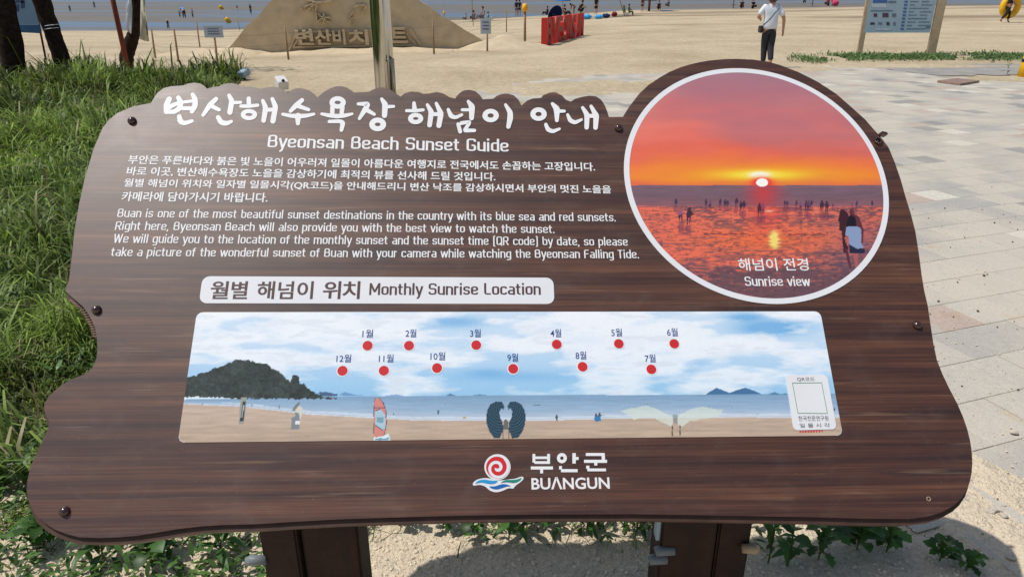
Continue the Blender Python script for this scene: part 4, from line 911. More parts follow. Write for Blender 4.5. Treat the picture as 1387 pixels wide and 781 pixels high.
def long_blades():
    n = 5200; y = 2.15 + 9.5 * rng.random(n) ** 1.5; xr = edge_x(y) + .1; xl = -.76 * y - .5; x = xl + (xr - xl) * rng.random(n); m = NZ.f(x * 1.4 + 30, y * 1.4 + 20, 2) > .44; x, y = x[m], y[m]; n = len(x)
    c = np.array((.20, .29, .062)) * (.35 + 1.0 * rng.random((n, 1))); c[rng.random(n) < .06] = (.36, .32, .17)
    fl = NZ.f(x * 1.2 + 8, y * 1.2 + 1, 2) * 14
    blade_mesh('long_grass', np.c_[x, y, ground_z(x, y)], fl + rng.normal(0, .7, n), rng.uniform(.18, .48, n) * np.interp(y, [2, 4, 10], [.75, 1, 1.4]), rng.uniform(.0035, .0075, n) * np.interp(y, [2, 5, 11], [1, 1.2, 1.9]), rng.uniform(1.0, 2.1, n), c, M['grass'], 'long arching grass blades rising above the turf')
long_blades()
# low dark mat of leaves below the blades: broad leaves among the grass
def leaf_field(name, n, sampler, smin, smax, hmax, label, base=(.07, .14, .03)):
    P = np.array([sampler() for _ in range(n)]); x, y = P.T; h = rng.random(n) ** 1.2 * hmax; a = rng.random(n) * 6.28; til = (rng.random(n) - .2) * 1.2; s = smin + (smax - smin) * rng.random(n)
    d = np.c_[np.cos(a) * np.cos(til), np.sin(a) * np.cos(til), np.sin(til)]; sd = np.c_[-np.sin(a), np.cos(a), np.zeros(n)]; c = np.c_[x, y, ground_z(x, y) + h + .005]
    prof = [(-1, 0), (-.5, .42), (.1, .5), (.6, .3), (1, 0)]
    V = [c - d * s[:, None]]; 
    for t, w_ in prof[1:4]: V += [c + d * (t * s)[:, None] + sd * (w_ * s * .62)[:, None] + np.array((0, 0, .12)) * s[:, None], c + d * (t * s)[:, None] - sd * (w_ * s * .62)[:, None] + np.array((0, 0, .12)) * s[:, None]]
    V.append(c + d * s[:, None]); V = np.stack(V, 1).reshape(-1, 3); b = (np.arange(n) * 8)[:, None]
    F = [tuple(f) for f in np.concatenate([b + np.array([[1, 2, 4, 3]]), b + np.array([[3, 4, 6, 5]])])] + [tuple(f) for f in np.concatenate([b + np.array([[0, 2, 1]]), b + np.array([[5, 6, 7]])])]
    o = mesh(name, V, F, M['leaf']); ca = o.data.color_attributes.new('Col', 'FLOAT_COLOR', 'POINT')
    cl = np.repeat(np.array(base) * (.5 + 1.1 * rng.random((n, 1))), 8, axis=0); ca.data.foreach_set('color', np.c_[cl, np.ones(len(cl))].astype('f').ravel()); return tag(o, label, kind='stuff')
def s_left():
    while True:
        y = 2.15 + 7 * random.random() ** 1.8; x = random.uniform(-.8 * y - .6, float(edge_x(y)) + .1)
        c = NZ.f(np.array(x * 2 + 9), np.array(y * 2 + 70), 2)
        if c > .5 and random.random() < min(1, (y - 1.9) / 1.0): return x, y
leaf_field('undergrowth', 9000, s_left, .010, .034, .15, 'small broad green leaves among the grass left of the sign')
def s_right():
    while True:
        p_ = random.uniform(1060, 1430); yy = random.gauss(80.5, 2.5) + (p_ < 1120) * random.uniform(0, 5); g = gnd_fast(p_, yy)
        c = NZ.f(np.array(g[0] * 1.3 + 9), np.array(g[1] * 1.3 + 70), 2)
        if c > .36 and (p_ > 1120 or random.random() < (p_ - 1060) / 60): return g
def gnd_fast(px_, py_):
    r = ray(px_, py_); t = (-.06 - CAMH) / r[2]; return (CAM + r * t)[0], (CAM + r * t)[1]
leaf_field('ground_cover', 8500, s_right, .025, .07, .06, 'creeping green plants in a strip below the blue-grey notice board', (.115, .19, .055))
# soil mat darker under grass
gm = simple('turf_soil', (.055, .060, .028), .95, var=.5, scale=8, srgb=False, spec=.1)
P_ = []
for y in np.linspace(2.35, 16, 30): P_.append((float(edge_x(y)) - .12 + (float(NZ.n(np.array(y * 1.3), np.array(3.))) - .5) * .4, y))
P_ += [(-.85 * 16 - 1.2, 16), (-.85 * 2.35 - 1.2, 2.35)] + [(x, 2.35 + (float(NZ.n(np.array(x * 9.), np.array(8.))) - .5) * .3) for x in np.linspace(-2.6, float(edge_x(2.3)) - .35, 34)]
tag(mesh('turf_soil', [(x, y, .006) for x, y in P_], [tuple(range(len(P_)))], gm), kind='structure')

# weeds round the sign's feet, leaf by leaf
def leaf_shape(kind, col):
    if kind == 'lance': prof = [(0, .02), (.2, .11), (.45, .14), (.75, .09), (1, 0)]
    elif kind == 'lobed': prof = [(0, .03), (.12, .16), (.2, .10), (.34, .26), (.42, .14), (.58, .30), (.66, .18), (.82, .26), (1, 0)]
    else: prof = [(0, .03), (.15, .26), (.4, .40), (.7, .34), (.9, .16), (1, 0)]
    V = []; F = []; 
    for t, wd in prof:
        z = .22 * math.sin(t * 2.6) - .18 * t * t
        V += [(t, wd, z + wd * .25), (t, 0, z), (t, -wd, z + wd * .25)]
    for i in range(len(prof) - 1):
        a = 3 * i; F += [(a, a + 3, a + 4, a + 1), (a + 1, a + 4, a + 5, a + 2)]
    me = bpy.data.meshes.new('leaf'); me.from_pydata(V, [], F); me.update(); me.polygons.foreach_set('use_smooth', [True] * len(F)); me.materials.append(M['leaf'])
    ca = me.color_attributes.new('Col', 'FLOAT_COLOR', 'POINT'); ca.data.foreach_set('color', np.tile([*col, 1], len(V)).astype('f')); return me
LS = {(k, i): leaf_shape(k, np.array((.05, .12, .022)) * f) for k in ('lance', 'lobed', 'round') for i, f in enumerate((.7, 1.15, 1.6))}
def weed(px_, py_, kind, nl, size, ht, label, spread=1.0):
    g = gnd(px_, py_); r = empty('weed', (g.x, g.y, 0.0), label, 'weed', 'weeds growing round the foot of the sign')
    bm = bmesh.new(); P = []
    for k in range(nl):
        a = k * 2.4 + random.random() * .6; hh = ht * (.15 + .85 * (k / nl)); rad = size * .2 * spread * (1 - .4 * k / nl)
        p = Vector((math.cos(a) * rad * .4, math.sin(a) * rad * .4, hh)); P.append((p, a))
    tube(bm, [(0, 0, -.01), (.004, .003, ht * .5), (0, 0, ht)], [.003, .0025, .0015], 5)
    for p, a in P: tube(bm, [(0, 0, p.z * .8), tuple(p)], [.0018, .0012], 4)
    bobj('stem', bm, simple_stem, r)
    for k, (p, a) in enumerate(P):
        o = bpy.data.objects.new('leaf', LS[(kind, random.choice((0, 1, 1, 2)))]); link(o, r); o.location = p
        s = size * (.6 + .6 * random.random()); o.scale = (s, s, s); o.rotation_euler = (random.uniform(-.3, .3), random.uniform(-.9, .1), a)
    return r
simple_stem = simple('weed_stem', (80, 100, 45), .7)
for a in ((541, 712, 'lobed', 7, .075, .10, 'lobed-leaf weed hanging over pale soil just right of the left post'), (600, 716, 'lobed', 9, .07, .10, 'bushy weed half hidden below the board right of the left post'), (640, 722, 'lobed', 8, .06, .07, 'low weed below the middle of the board'),
          (700, 722, 'lance', 12, .09, .11, 'spiky narrow-leaf weed in the middle between the posts'), (735, 716, 'lance', 11, .08, .09, 'narrow-leaf weed behind the board just right of the middle'), (795, 720, 'lance', 10, .08, .09, 'narrow-leaf weed midway between the middle and the right post'),
          (862, 722, 'lance', 13, .09, .10, 'narrow-leaf weed left of the right post'), (1040, 762, 'lance', 9, .12, .15, 'tall weed with long lance leaves right of the right post'), (1066, 768, 'round', 8, .055, .16, 'slender round-leaf weed beside the lance-leaf weed'),
          (1108, 758, 'lobed', 14, .085, .13, 'broad weed with lobed leaves below the right part of the board'), (1160, 745, 'round', 16, .085, .13, 'largest dark leafy weed below the right part of the board'), (1200, 748, 'lobed', 12, .075, .10, 'dark leafy weed right of the largest weed'),
          (1272, 760, 'lobed', 11, .06, .08, 'weed under the rounded lower right corner of the board'), (1308, 772, 'lobed', 9, .055, .06, 'rightmost low weed at the edge of the paving'), (300, 752, 'lance', 13, .11, .10, 'green weed left of the left post'),
          (215, 758, 'lobed', 14, .09, .09, 'weed below the lower left corner of the board'), (140, 760, 'lance', 14, .11, .12, 'grassy weed below the bottom left edge of the board'), (60, 740, 'lobed', 14, .09, .10, 'weed on pale soil at the lower left corner')):
    weed(*a)

def s_bottomleft():
    y = random.uniform(1.68, 2.25); x = random.uniform(-.95 * y - .1, -.72)
    return x, y
leaf_field('low_weeds', 1500, s_bottomleft, .008, .028, .07, 'small leafy weeds on pale soil below the left end of the sign')

def s_strip():
    while True:
        x = random.uniform(-.55, 1.35); y = random.gauss(2.06, .09); c = NZ.f(np.array(x * 5 + 30), np.array(y * 3 + 10), 2)
        if c > .46 and y > 1.86: return x, y
leaf_field('weed_strip', 900, s_strip, .008, .026, .10, 'low weeds on the pale soil just behind the sign')
def strip_grass():
    n = 700; x = rng.uniform(-1.6, 1.2, n); y = rng.normal(2.05, .10, n); m = (NZ.f(x * 4 + 3, y * 3 + 5, 2) > .47) & (y > 1.72); x, y = x[m], y[m]; n = len(x)
    c = np.array((.17, .25, .055)) * (.4 + rng.random((n, 1))); c[rng.random(n) < .25] = (.34, .27, .14)
    blade_mesh('sparse_grass', np.c_[x, y, x * 0], rng.random(n) * 6.28, rng.uniform(.05, .17, n), rng.uniform(.0012, .003, n), rng.uniform(.5, 1.9, n), c, M['grass'], 'sparse green and dry grass behind the sign')
strip_grass()
# ---------------------------------------------------------------- pine trees behind the grass
def pine(px_list, Y, label, height, seed, crown=True):
    random.seed(seed); base = gnd(*px_list[0][:2]); Y = base.y
    r = empty('pine_tree', (base.x, Y, base.z), label, 'tree', 'pine trees at the beach edge')
    pts = []; rad = []
    for (x, y, wpx) in px_list:
        p = at(x, y, Y); pts.append((p[0] - base.x, 0, p[2] - base.z)); rad.append(wpx / ppm(p) / 2)
    d = Vector(pts[-1]) - Vector(pts[-2]); d.normalize(); p = Vector(pts[-1]); r0 = rad[-1]
    d = Vector((d.x * .5, 0.02, abs(d.z) + .3)).normalized()
    while p.z < height:
        p = p + d * .45 + Vector((random.uniform(-.05, .05), random.uniform(-.05, .05), 0)); r0 *= .93; pts.append(tuple(p)); rad.append(max(r0, .03))
    pts = [(pts[0][0], pts[0][1], -.2)] + pts; rad = [rad[0] * 1.12] + rad
    bm = bmesh.new()
    # densify & roughen the trunk
    P2 = []; R2 = []
    for i in range(len(pts) - 1):
        for k in range(6):
            t = k / 6; P2.append(tuple(Vector(pts[i]).lerp(Vector(pts[i + 1]), t))); R2.append((rad[i] * (1 - t) + rad[i + 1] * t) * random.uniform(.94, 1.07))
    tube(bm, P2, R2, 14)
    for v in bm.verts: 
        v.co.x += (float(NZ.n(np.array(v.co.z * 7 + 9), np.array(v.co.y * 9 + 40))) - .5) * .03
    bobj('trunk', bm, M['bark'], r, True)
    # limbs and needle clusters
    top = Vector(pts[-1]); bl = bmesh.new(); V = []; F = []; cols = []
    for k in range(11):
        i = int(len(P2) * (.55 + .043 * k)) if k < 10 else len(P2) - 1; i = min(i, len(P2) - 1); s = Vector(P2[i]); a = k * 2.4 + random.random(); ln = random.uniform(.9, 1.7) * (1.1 - .05 * k)
        if s.z < 2.3: continue
        e = s + Vector((math.cos(a) * ln, math.sin(a) * ln, random.uniform(.2, .7))); tube(bl, [s, s.lerp(e, .5) + Vector((0, 0, .06)), e], [.05, .035, .015], 6)
        for q in range(16):
            c = s.lerp(e, random.uniform(.4, 1.1)) + Vector([random.gauss(0, .24) for _ in range(2)] + [random.gauss(.1, .12)])
            for m in range(26):
                dd = Vector([random.gauss(0, 1), random.gauss(0, 1), abs(random.gauss(.4, .7))]).normalized(); l_ = random.uniform(.1, .2); sdv = dd.orthogonal().normalized() * .011
                b = len(V); V += [tuple(c - sdv), tuple(c + sdv), tuple(c + dd * l_)]; F.append((b, b + 1, b + 2)); cols += [random.uniform(.6, 1.3)] * 3
    bobj('branch', bl, M['bark'], r, True)
    o = mesh('crown', V, F, M['leaf'], r); ca = o.data.color_attributes.new('Col', 'FLOAT_COLOR', 'POINT'); cl = np.array(cols)[:, None] * np.array((.035, .075, .022)); ca.data.foreach_set('color', np.c_[cl, np.ones(len(cl))].astype('f').ravel())
    return r
t1 = pine([(20, 117, 33), (15, 60, 30), (4, 0, 28)], 14, 'thickest dark pine trunk at the left edge of the photo', 5.0, 1)
t2 = pine([(92, 112, 22), (80, 70, 21), (70, 40, 21), (56, 0, 22)], 14.6, 'leaning dark pine trunk with white string tied round it', 4.6, 2)
t3 = pine([(172, 95, 17), (171, 76, 18), (177, 58, 16), (184, 40, 14), (185.5, 0, 14)], 17, 'thin crooked pine trunk with plastic sheets hanging on it', 3.9, 3)
# string round tree two
Yt = t2.location.y
for yy, s in ((34.5, 1), (38.8, .6)):
    a = at(60.5, yy + 1.0, Yt - .17); b = at(79.5, yy - 1.2, Yt - .17); m_ = at(69, yy - .3 * s, Yt - .19)
    o = tube_obj('string', [Vector(q) - t2.location for q in (a, m_, b)], .007, M['white_cloth'], t2, 5)
# rusty pole behind tree three
a = at(151, -8, 17.45); b = at(166.5, 62, 17.45); d = Vector(b) - Vector(a); e = Vector(b) + d * (b[2] / -d.z)
bm = bmesh.new(); tube(bm, [Vector(a) - d * .6 - Vector(e), Vector((0, 0, 0))], .057, 10)
o = bobj('leaning_pole', bm, M['rust'], None, True); o.location = e; tag(o, 'rusty red leaning metal pole just left of the crooked pine', 'pole')
# plastic bags
def sheet(name, pts, Y, mat, label, cat, puff=.03):
    c = at(pts[0][0], pts[0][1], Y); bm = bmesh.new(); top = [Vector(at(x, y, Y)) - Vector(c) for x, y in pts]
    P = [p + Vector((0, -puff * (.5 + .5 * math.sin(i * 2.1)), 0)) for i, p in enumerate(top)]; Q = [p + Vector((0, puff * (.5 + .5 * math.cos(i * 1.7)) + .004, 0)) for i, p in enumerate(top)]
    f = [bm.verts.new(p) for p in P]; g = [bm.verts.new(p) for p in Q]; bm.faces.new(f); bm.faces.new(g[::-1]); n = len(f)
    for i in range(n): bm.faces.new((f[i], g[i], g[(i + 1) % n], f[(i + 1) % n]))
    bmesh.ops.triangulate(bm, faces=[q_ for q_ in bm.faces if len(q_.verts) > 4]); o = bobj(name, bm, mat, None, True); o.location = c; return tag(o, label, cat)
sheet('plastic_bag', [(176.5, -4), (171.5, 6), (170.5, 18), (170.3, 30), (173, 42), (177.5, 46), (178.5, 30), (178.3, 12)], 16.9, M['film'], 'clear crumpled plastic bag tied to left side of crooked pine', 'bag')
sheet('plastic_sheet', [(191, -6), (196.5, -6), (196.5, 6), (195, 18), (197, 38), (201.7, 56.5), (196, 55.5), (190, 53), (190, 30)], 16.95, M['dirty_film'], 'dirty white plastic sheet hanging right of the crooked pine', 'sheet', .02)
# blue banner with window print
Yb = 15.6; c = Vector(at(36, 44, Yb)); r = empty('blue_banner', (c.x, c.y, c.z), 'pale blue printed panel with small dark windows between the two left trunks', 'banner')
def bl_(x, y, dy=0): p = Vector(at(x, y, Yb)) - c; return (p.x, dy, p.z)
def quadslab(bm, P, y0, y1):
    a = [bm.verts.new((bl_(*p)[0], y0, bl_(*p)[2])) for p in P]; b = [bm.verts.new((bl_(*p)[0], y1, bl_(*p)[2])) for p in P]; n = len(a); bm.faces.new(a); bm.faces.new(b[::-1])
    for i in range(n): bm.faces.new((a[i], b[i], b[(i + 1) % n], a[(i + 1) % n]))
M['b1'] = simple('light_blue_panel', (140, 170, 198), .6, var=.1, scale=3); M['b2'] = simple('mid_blue_panel', (62, 108, 152), .6, var=.1, scale=3); M['b3'] = simple('window_blue_print', (66, 88, 128), .6)
bm = bmesh.new(); quadslab(bm, [(-14, -40), (36, -40), (43, 0), (52.5, 33.5), (-8, 33.5)], 0, .02); bobj('panel', bm, M['b1'], r)
bm = bmesh.new(); quadslab(bm, [(-8, 33.8), (52.6, 33.8), (53.7, 45.5), (47, 45), (22, 43.8), (-8, 43.2)], 0, .02); bobj('lower_band', bm, M['b2'], r)
for wx, wy in ((22, -5.5), (28, -5.5), (21.5, 6), (29, 1.5)):
    bm = bmesh.new(); quadslab(bm, [(wx, wy), (wx + 4.6, wy), (wx + 4.2, wy + 10), (wx - .8, wy + 10)], -.006, -.001); bobj('window_print', bm, M['b3'], r)
bm = bmesh.new(); p0 = bl_(-8, 43); p1 = bl_(53, 45)
g0 = -c.z
tube(bm, [(p0[0] + .02, .05, g0), (p0[0] + .02, .05, 1.6)], .03, 8); bobj('post', bm, M['rust'], r, True)
bm = bmesh.new(); tube(bm, [(p1[0] - .02, .05, g0 + .35), (bl_(45, 0)[0], .05, .9)], .02, 8); bobj('post', bm, M['rust'], r, True)

# ---------------------------------------------------------------- steel lamp pole behind the sign
Yp = 8.0; a = at(512.5, 0, Yp); rp = 27.5 / ppm(a) / 2; cx = at(518, 60, Yp)[0]
r = empty('steel_pole', (cx, Yp, 0), 'shiny stainless steel lamp pole standing behind the sign', 'pole')
bm = bmesh.new(); tube(bm, [(0, 0, 0), (0, 0, 2.4), (0, 0, 6.5)], [rp * 1.02, rp, rp * .8], 40); bobj('shaft', bm, M['steel'], r, True)
bm = bmesh.new(); tube(bm, [(0, 0, 0), (0, 0, .03)], [rp * 1.9, rp * 1.9], 32); bobj('base_flange', bm, M['steel'], r)
hx = rp * .96; z0, z1 = at(530, 133, Yp)[2], at(530, 79, Yp)[2]
bm = bmesh.new(); tube(bm, [(hx * .7, -.10, z0 - .02), (hx + .03, -.11, z0 - .02), (hx + .03, -.11, z0), (hx - .005, -.11, z1 - .02), (hx - .03, -.105, z1), (hx - .06, -.09, z1 - .02)], .010, 8); bobj('bracket', bm, M['steel'], r, True)
bm = bmesh.new(); box(bm, (rp * .99, -.05, (z0 + z1) / 2), (.03, .05, z1 - z0)); bobj('service_door', bm, M['tan_post'], r)

# small floodlights
def flood(px_, py_, wpx, label, mat, yaw, hole=True, ht=.22):
    g = gnd(px_, py_ + 8); s = wpx / ppm(g); r = empty('floodlight', (g.x, g.y, 0), label, 'floodlight'); r.rotation_euler.z = yaw
    bm = bmesh.new(); box(bm, (0, 0, ht), (s * .62, s * .9, s * .52), Matrix.Rotation(.35, 3, 'X')); bmesh.ops.bevel(bm, geom=bm.edges[:], offset=s * .04, segments=2, affect='EDGES'); bobj('housing', bm, mat, r)
    bm = bmesh.new(); tube(bm, [(0, 0, -.02), (0, 0, ht - s * .2)], .018, 8); bobj('stake', bm, M['charcoal'], r)
    if hole:
        bm = bmesh.new(); tube(bm, [(0, -s * .36, ht + s * .14), (0, -s * .47, ht + s * .18)], s * .09, 12); bobj('lens', bm, M['black'], r, True)
flood(383, 118, 22, 'white box floodlight with dark lens peeping over the scalloped sign top', M['white_paint'], .55, True, .17)
flood(332, 101, 16, 'grey floodlight in the grass edge above the sign', M['bluegrey'], -.4, False, .14)

# ---------------------------------------------------------------- sand sculpture
FL, FR = gnd(297, 75), gnd(672, 66.5); Yf = (FL.y + FR.y) / 2
apx = Vector(at(444, -81, 25.6)); BLc = Vector((FL.x + .6, 29, -.5)); BRc = Vector((at(657, 48, 28.2)[0], 28.2, -.5))
r = empty('sand_sculpture', (apx.x, apx.y, -.35), 'large pyramid-shaped sand sculpture with carved letters and palms', 'sculpture')
O = Vector(r.location)
FLz, FRz = Vector((FL.x, FL.y, FL.z - .05)), Vector((FR.x, FR.y, FR.z - .05))
def face_grid(A, B_, C_, n=40, amp=.09, ex=0):
    V = []; F = []; 
    nn = (B_ - A).cross(C_ - A).normalized()
    for j in range(n + 1):
        t = j / n; l = A.lerp(C_, t); q = B_.lerp(C_, t)
        for i in range(n + 1):
            p = l.lerp(q, i / n); e = min(i, n - i, j) / n
            a = (float(NZ.f(np.array(p.x * 2. + 60), np.array(p.z * 3. + p.y * 2 + 60), 3)) - .5) * amp * min(1, e * 12)
            w3 = Vector(((float(NZ.n(np.array(p.x * 1.7 + 70), np.array(p.z * 2.1 + p.y + 70))) - .5) * .16, 0, (float(NZ.n(np.array(p.x * 2.3 + 20), np.array(p.z * 1.7 + p.y * 1.3 + 30))) - .5) * .14 * min(1, t * 1.5)))
            V.append(p + nn * a + w3 - O)
    for j in range(n):
        for i in range(n): k = j * (n + 1) + i; F.append((k, k + 1, k + n + 2, k + n + 1))
    return V, F
V = []; F = []
for A_, B_ in ((FLz, FRz), (FRz, BRc), (BRc, BLc), (BLc, FLz)):
    v, f = face_grid(A_, B_, apx); b = len(V); V += v; F += [tuple(i + b for i in q) for q in f]
mesh('mound', V, F, M['sculpt'], r, True)
# apron of loose sand round the foot
V = [FLz + Vector((-.35, -.25, -.02)) - O, FRz + Vector((.4, -.3, -.02)) - O, BRc + Vector((.7, .3, -.1)) - O, BLc + Vector((-.6, .5, -.1)) - O]
U3 = (FRz - FLz).normalized(); N3 = (FRz - FLz).cross(apx - FLz).normalized(); V3 = N3.cross(U3)
if N3.y > 0: N3 = -N3
fp = Plane(np.array(FLz + N3 * .03), np.array(U3), np.array(V3), np.array(N3))
if V3.z < 0: fp = Plane(np.array(FLz + N3 * .03), np.array(U3), -np.array(V3), np.array(N3))
def fput(o): o.parent = r; o.matrix_basis = Matrix.Translation(-O) @ fp.M; return o
def carve(name, body, bl, br, cap, depth, offset=.01):
    V, F = text_mesh(body, offset, 2); a = np.array(fp.uv(*bl)); b = np.array(fp.uv(*br)); up = np.array(fp.uv((bl[0] + br[0]) / 2, (bl[1] + br[1]) / 2 - cap)); H = up[1] - (a[1] + b[1]) / 2
    x0, x1, y0, y1 = V[:, 0].min(), V[:, 0].max(), V[:, 1].min(), V[:, 1].max(); s = (V[:, 0] - x0) / (x1 - x0); t = (V[:, 1] - y0) / (y1 - y0)
    P = a + (b - a) * s[:, None]; P[:, 1] += t * H
    bm = bmesh.new(); vs_ = [bm.verts.new((p[0], p[1], depth)) for p in P]
    for f in F:
        try: bm.faces.new([vs_[i] for i in f])
        except ValueError: pass
    bmesh.ops.remove_doubles(bm, verts=bm.verts, dist=1e-5)
    ex = bmesh.ops.extrude_face_region(bm, geom=bm.faces[:]); 
    for v in [g for g in ex['geom'] if isinstance(g, bmesh.types.BMVert)]: v.co.z = -.08
    return fput(bobj(name, bm, M['sculpt']))
for t, x0, x1 in (('변', 403, 426), ('산', 429, 450.5), ('비', 453, 469), ('치', 474, 500), ('트', 530.5, 552)): carve('carved_letter', t, (x0, 60 if x0 < 520 else 57.5), (x1 + 1.0, 60 if x0 < 520 else 57.5), 21, .19, .03)
carve('carved_lettering', 'BYEONSAN', (423.5, 71), (463, 71), 5, .035, 0); carve('carved_lettering', 'BEACH', (472, 71), (499.5, 71), 5, .035, 0)
bm = bmesh.new()
for P in ([(397, 63.5), (411, 43), (545, 40), (563, 60)], [(397, 64), (563, 61)], [(391, 70), (402, 44)], [(555, 38), (569, 60)]):
    Q = [(*fp.uv(*p), .03) for p in P]; tube(bm, Q, .04, 5)
Z5 = lambda x, y: (*fp.uv(340 + x / 5.335, y / 5.335), .005)
for P, w_ in (([(475,25),(472,80),(480,160)],.05),([(470,22),(420,35),(380,52),(358,72)],.06),([(470,25),(435,50),(412,80)],.06),([(475,20),(520,15),(582,5)],.06),([(400,-5),(440,8),(470,20)],.06),([(530,125),(500,140),(485,160)],.045),([(530,125),(570,125)],.045),([(530,125),(528,95)],.045),([(530,125),(500,112),(490,95)],.045),([(530,128),(545,150),(572,158)],.045),([(528,128),(530,165)],.04),
             ([(832,38),(790,36),(755,44)],.06),([(835,40),(820,70),(805,98)],.06),([(745,75),(715,125)],.04),([(735,125),(715,150)],.04),([(722,152),(715,175)],.04)):
    Q = [Z5(*p) for p in P]
    for (x0, y0, _a), (x1, y1, _b) in zip(Q, Q[1:]):
        l_ = math.hypot(x1 - x0, y1 - y0); box(bm, ((x0 + x1) / 2, (y0 + y1) / 2, .02), (l_ + .03, w_ * .9, .20), Matrix.Rotation(math.atan2(y1 - y0, x1 - x0), 3, 'Z'))
fput(bobj('palm_shadow_ribs', bm, M['sculpt']))  # raised ribs whose cast shadows stand in for the carved palm grooves

def heap(cx, cy, rx, ry, h, rot, seed):
    n = 24; V = []; F = []
    for j in range(n + 1):
        for i in range(n + 1):
            a, b = (i / n - .5) * 2, (j / n - .5) * 2; d = math.hypot(a, b); x = cx + (a * rx) * math.cos(rot) - (b * ry) * math.sin(rot); y = cy + (a * rx) * math.sin(rot) + (b * ry) * math.cos(rot)
            m = float(NZ.f(np.array(x * 1.6 + seed + 50), np.array(y * 1.6 + seed + 30), 4)); z = float(ground_z(x, y)) + h * (max(0, 1 - d) ** .8 * (.5 + m)) - .03
            V.append((x - O.x, y - O.y, z - O.z))
    for j in range(n):
        for i in range(n): k = j * (n + 1) + i; F.append((k, k + 1, k + n + 2, k + n + 1))
    mesh('loose_sand', V, F, M['sculpt'], r, True)
heap(FL.x - .1, FL.y + .1, 2.2, .8, .34, .05, 1); heap((FL.x + FR.x) / 2, FL.y + .05, 4.6, .7, .22, .05, 2); heap(FR.x + .2, FR.y + .3, 1.8, 1.0, .40, .2, 3); heap(BLc.x - .3, 26.5, 1.2, 3.0, .4, .2, 4)
# stake and rope fence in front of the sculpture
fr_ = empty('rope_fence', tuple(gnd(300, 80)), 'thin wooden stakes joined by grey rope round the sand sculpture', 'fence'); FO = fr_.location
ST = [(210.5, 79, 205, 39.7), (242, 84.5, 235.6, 40), (391, 80.6, 385.8, 36.6), (588, 74, 586, 28), (686, 44, 686, 12.4), (641, 35, 641, 28)]
ends = []
for (bx, by, tx, ty) in ST:
    g = gnd(bx, by); t_ = Vector(at(tx, ty, g.y)); bm = bmesh.new(); tube(bm, [g - FO - Vector((0, 0, .1)), (g + (t_ - g) * .5) - FO, t_ - FO], [.032, .028, .024], 7); bobj('stake', bm, M['stake'], fr_, True); ends.append((g, t_))
back_ = gnd(271, 65), Vector(at(266, 29, gnd(271, 65).y)); g2 = gnd(325, 42), Vector(at(321.5, 25, gnd(325, 42).y))
for g, t_ in (back_, g2): bm = bmesh.new(); tube(bm, [g - FO, t_ - FO], [.03, .026], 7); bobj('stake', bm, M['stake'], fr_, True)
for i0, i1 in ((1, 2), (2, 3), (3, 4), (0, 1)):
    for h in (.82, .48):
        a = ends[i0][0].lerp(ends[i0][1], h) - FO; b = ends[i1][0].lerp(ends[i1][1], h) - FO; bm = bmesh.new(); m_ = (a + b) / 2 - Vector((0, 0, .06)); tube(bm, [a, a.lerp(m_, .5) - Vector((0, 0, .02)), m_, m_.lerp(b, .5) - Vector((0, 0, .02)), b], .006, 4); bobj('rope', bm, M['rope'], fr_)
def placard(bx, by, tx, ty, x0, y0, x1, y1, label):
    g = gnd(bx, by); r = empty('placard', tuple(g), label, 'placard'); t_ = Vector(at(tx, ty, g.y)); bm = bmesh.new(); tube(bm, [(0, 0, -.1), tuple(t_ - g)], [.032, .026], 7); bobj('stake', bm, M['stake'], r, True)
    a = Vector(at(x0, y1, g.y)) - g; b = Vector(at(x1, y0, g.y)) - g; bm = bmesh.new(); box(bm, ((a.x + b.x) / 2, -.04, (a.z + b.z) / 2), (b.x - a.x, .02, b.z - a.z)); bobj('board', bm, M['lightbar'], r)
    for k in range(3):
        bm = bmesh.new(); box(bm, ((a.x + b.x) / 2, -.053, a.z + (b.z - a.z) * (.75 - .22 * k)), ((b.x - a.x) * .6, .004, (b.z - a.z) * .09)); bobj('text_bar', bm, M['bar'], r)
placard(295, 88, 290.6, 51, 278.5, 35, 301.5, 51, 'small pale notice on a stake left of the sand sculpture')
placard(660, 70, 660, 40, 651, 25, 665, 46, 'small pale notice on a stake right of the sand sculpture')
def head_stake(bx, by, tx, ty, label):
    g = gnd(bx, by); t_ = Vector(at(tx, ty, g.y)); r = empty('beacon_stake', tuple(g), label, 'post'); bm = bmesh.new(); tube(bm, [(0, 0, -.1), tuple(t_ - g)], [.05, .045], 8); bobj('stake', bm, M['stake'], r, True)
    c = t_ - g; bm = bmesh.new(); tube(bm, [c + Vector((0, 0, -.02)), c + Vector((0, 0, .02)), c + Vector((0, 0, .14)), c + Vector((0, 0, .24)), c + Vector((0, 0, .27))], [.05, .11, .12, .08, .02], 12); bobj('lamp_head', bm, M['yellow'], r, True)
head_stake(711, 59, 711, 15, 'wooden stake with yellow lamp head left of the red letters')
g = gnd(601, 24); head_stake(602, 30, 601.5, 19, 'yellow-headed stake behind the right slope of the sand sculpture')

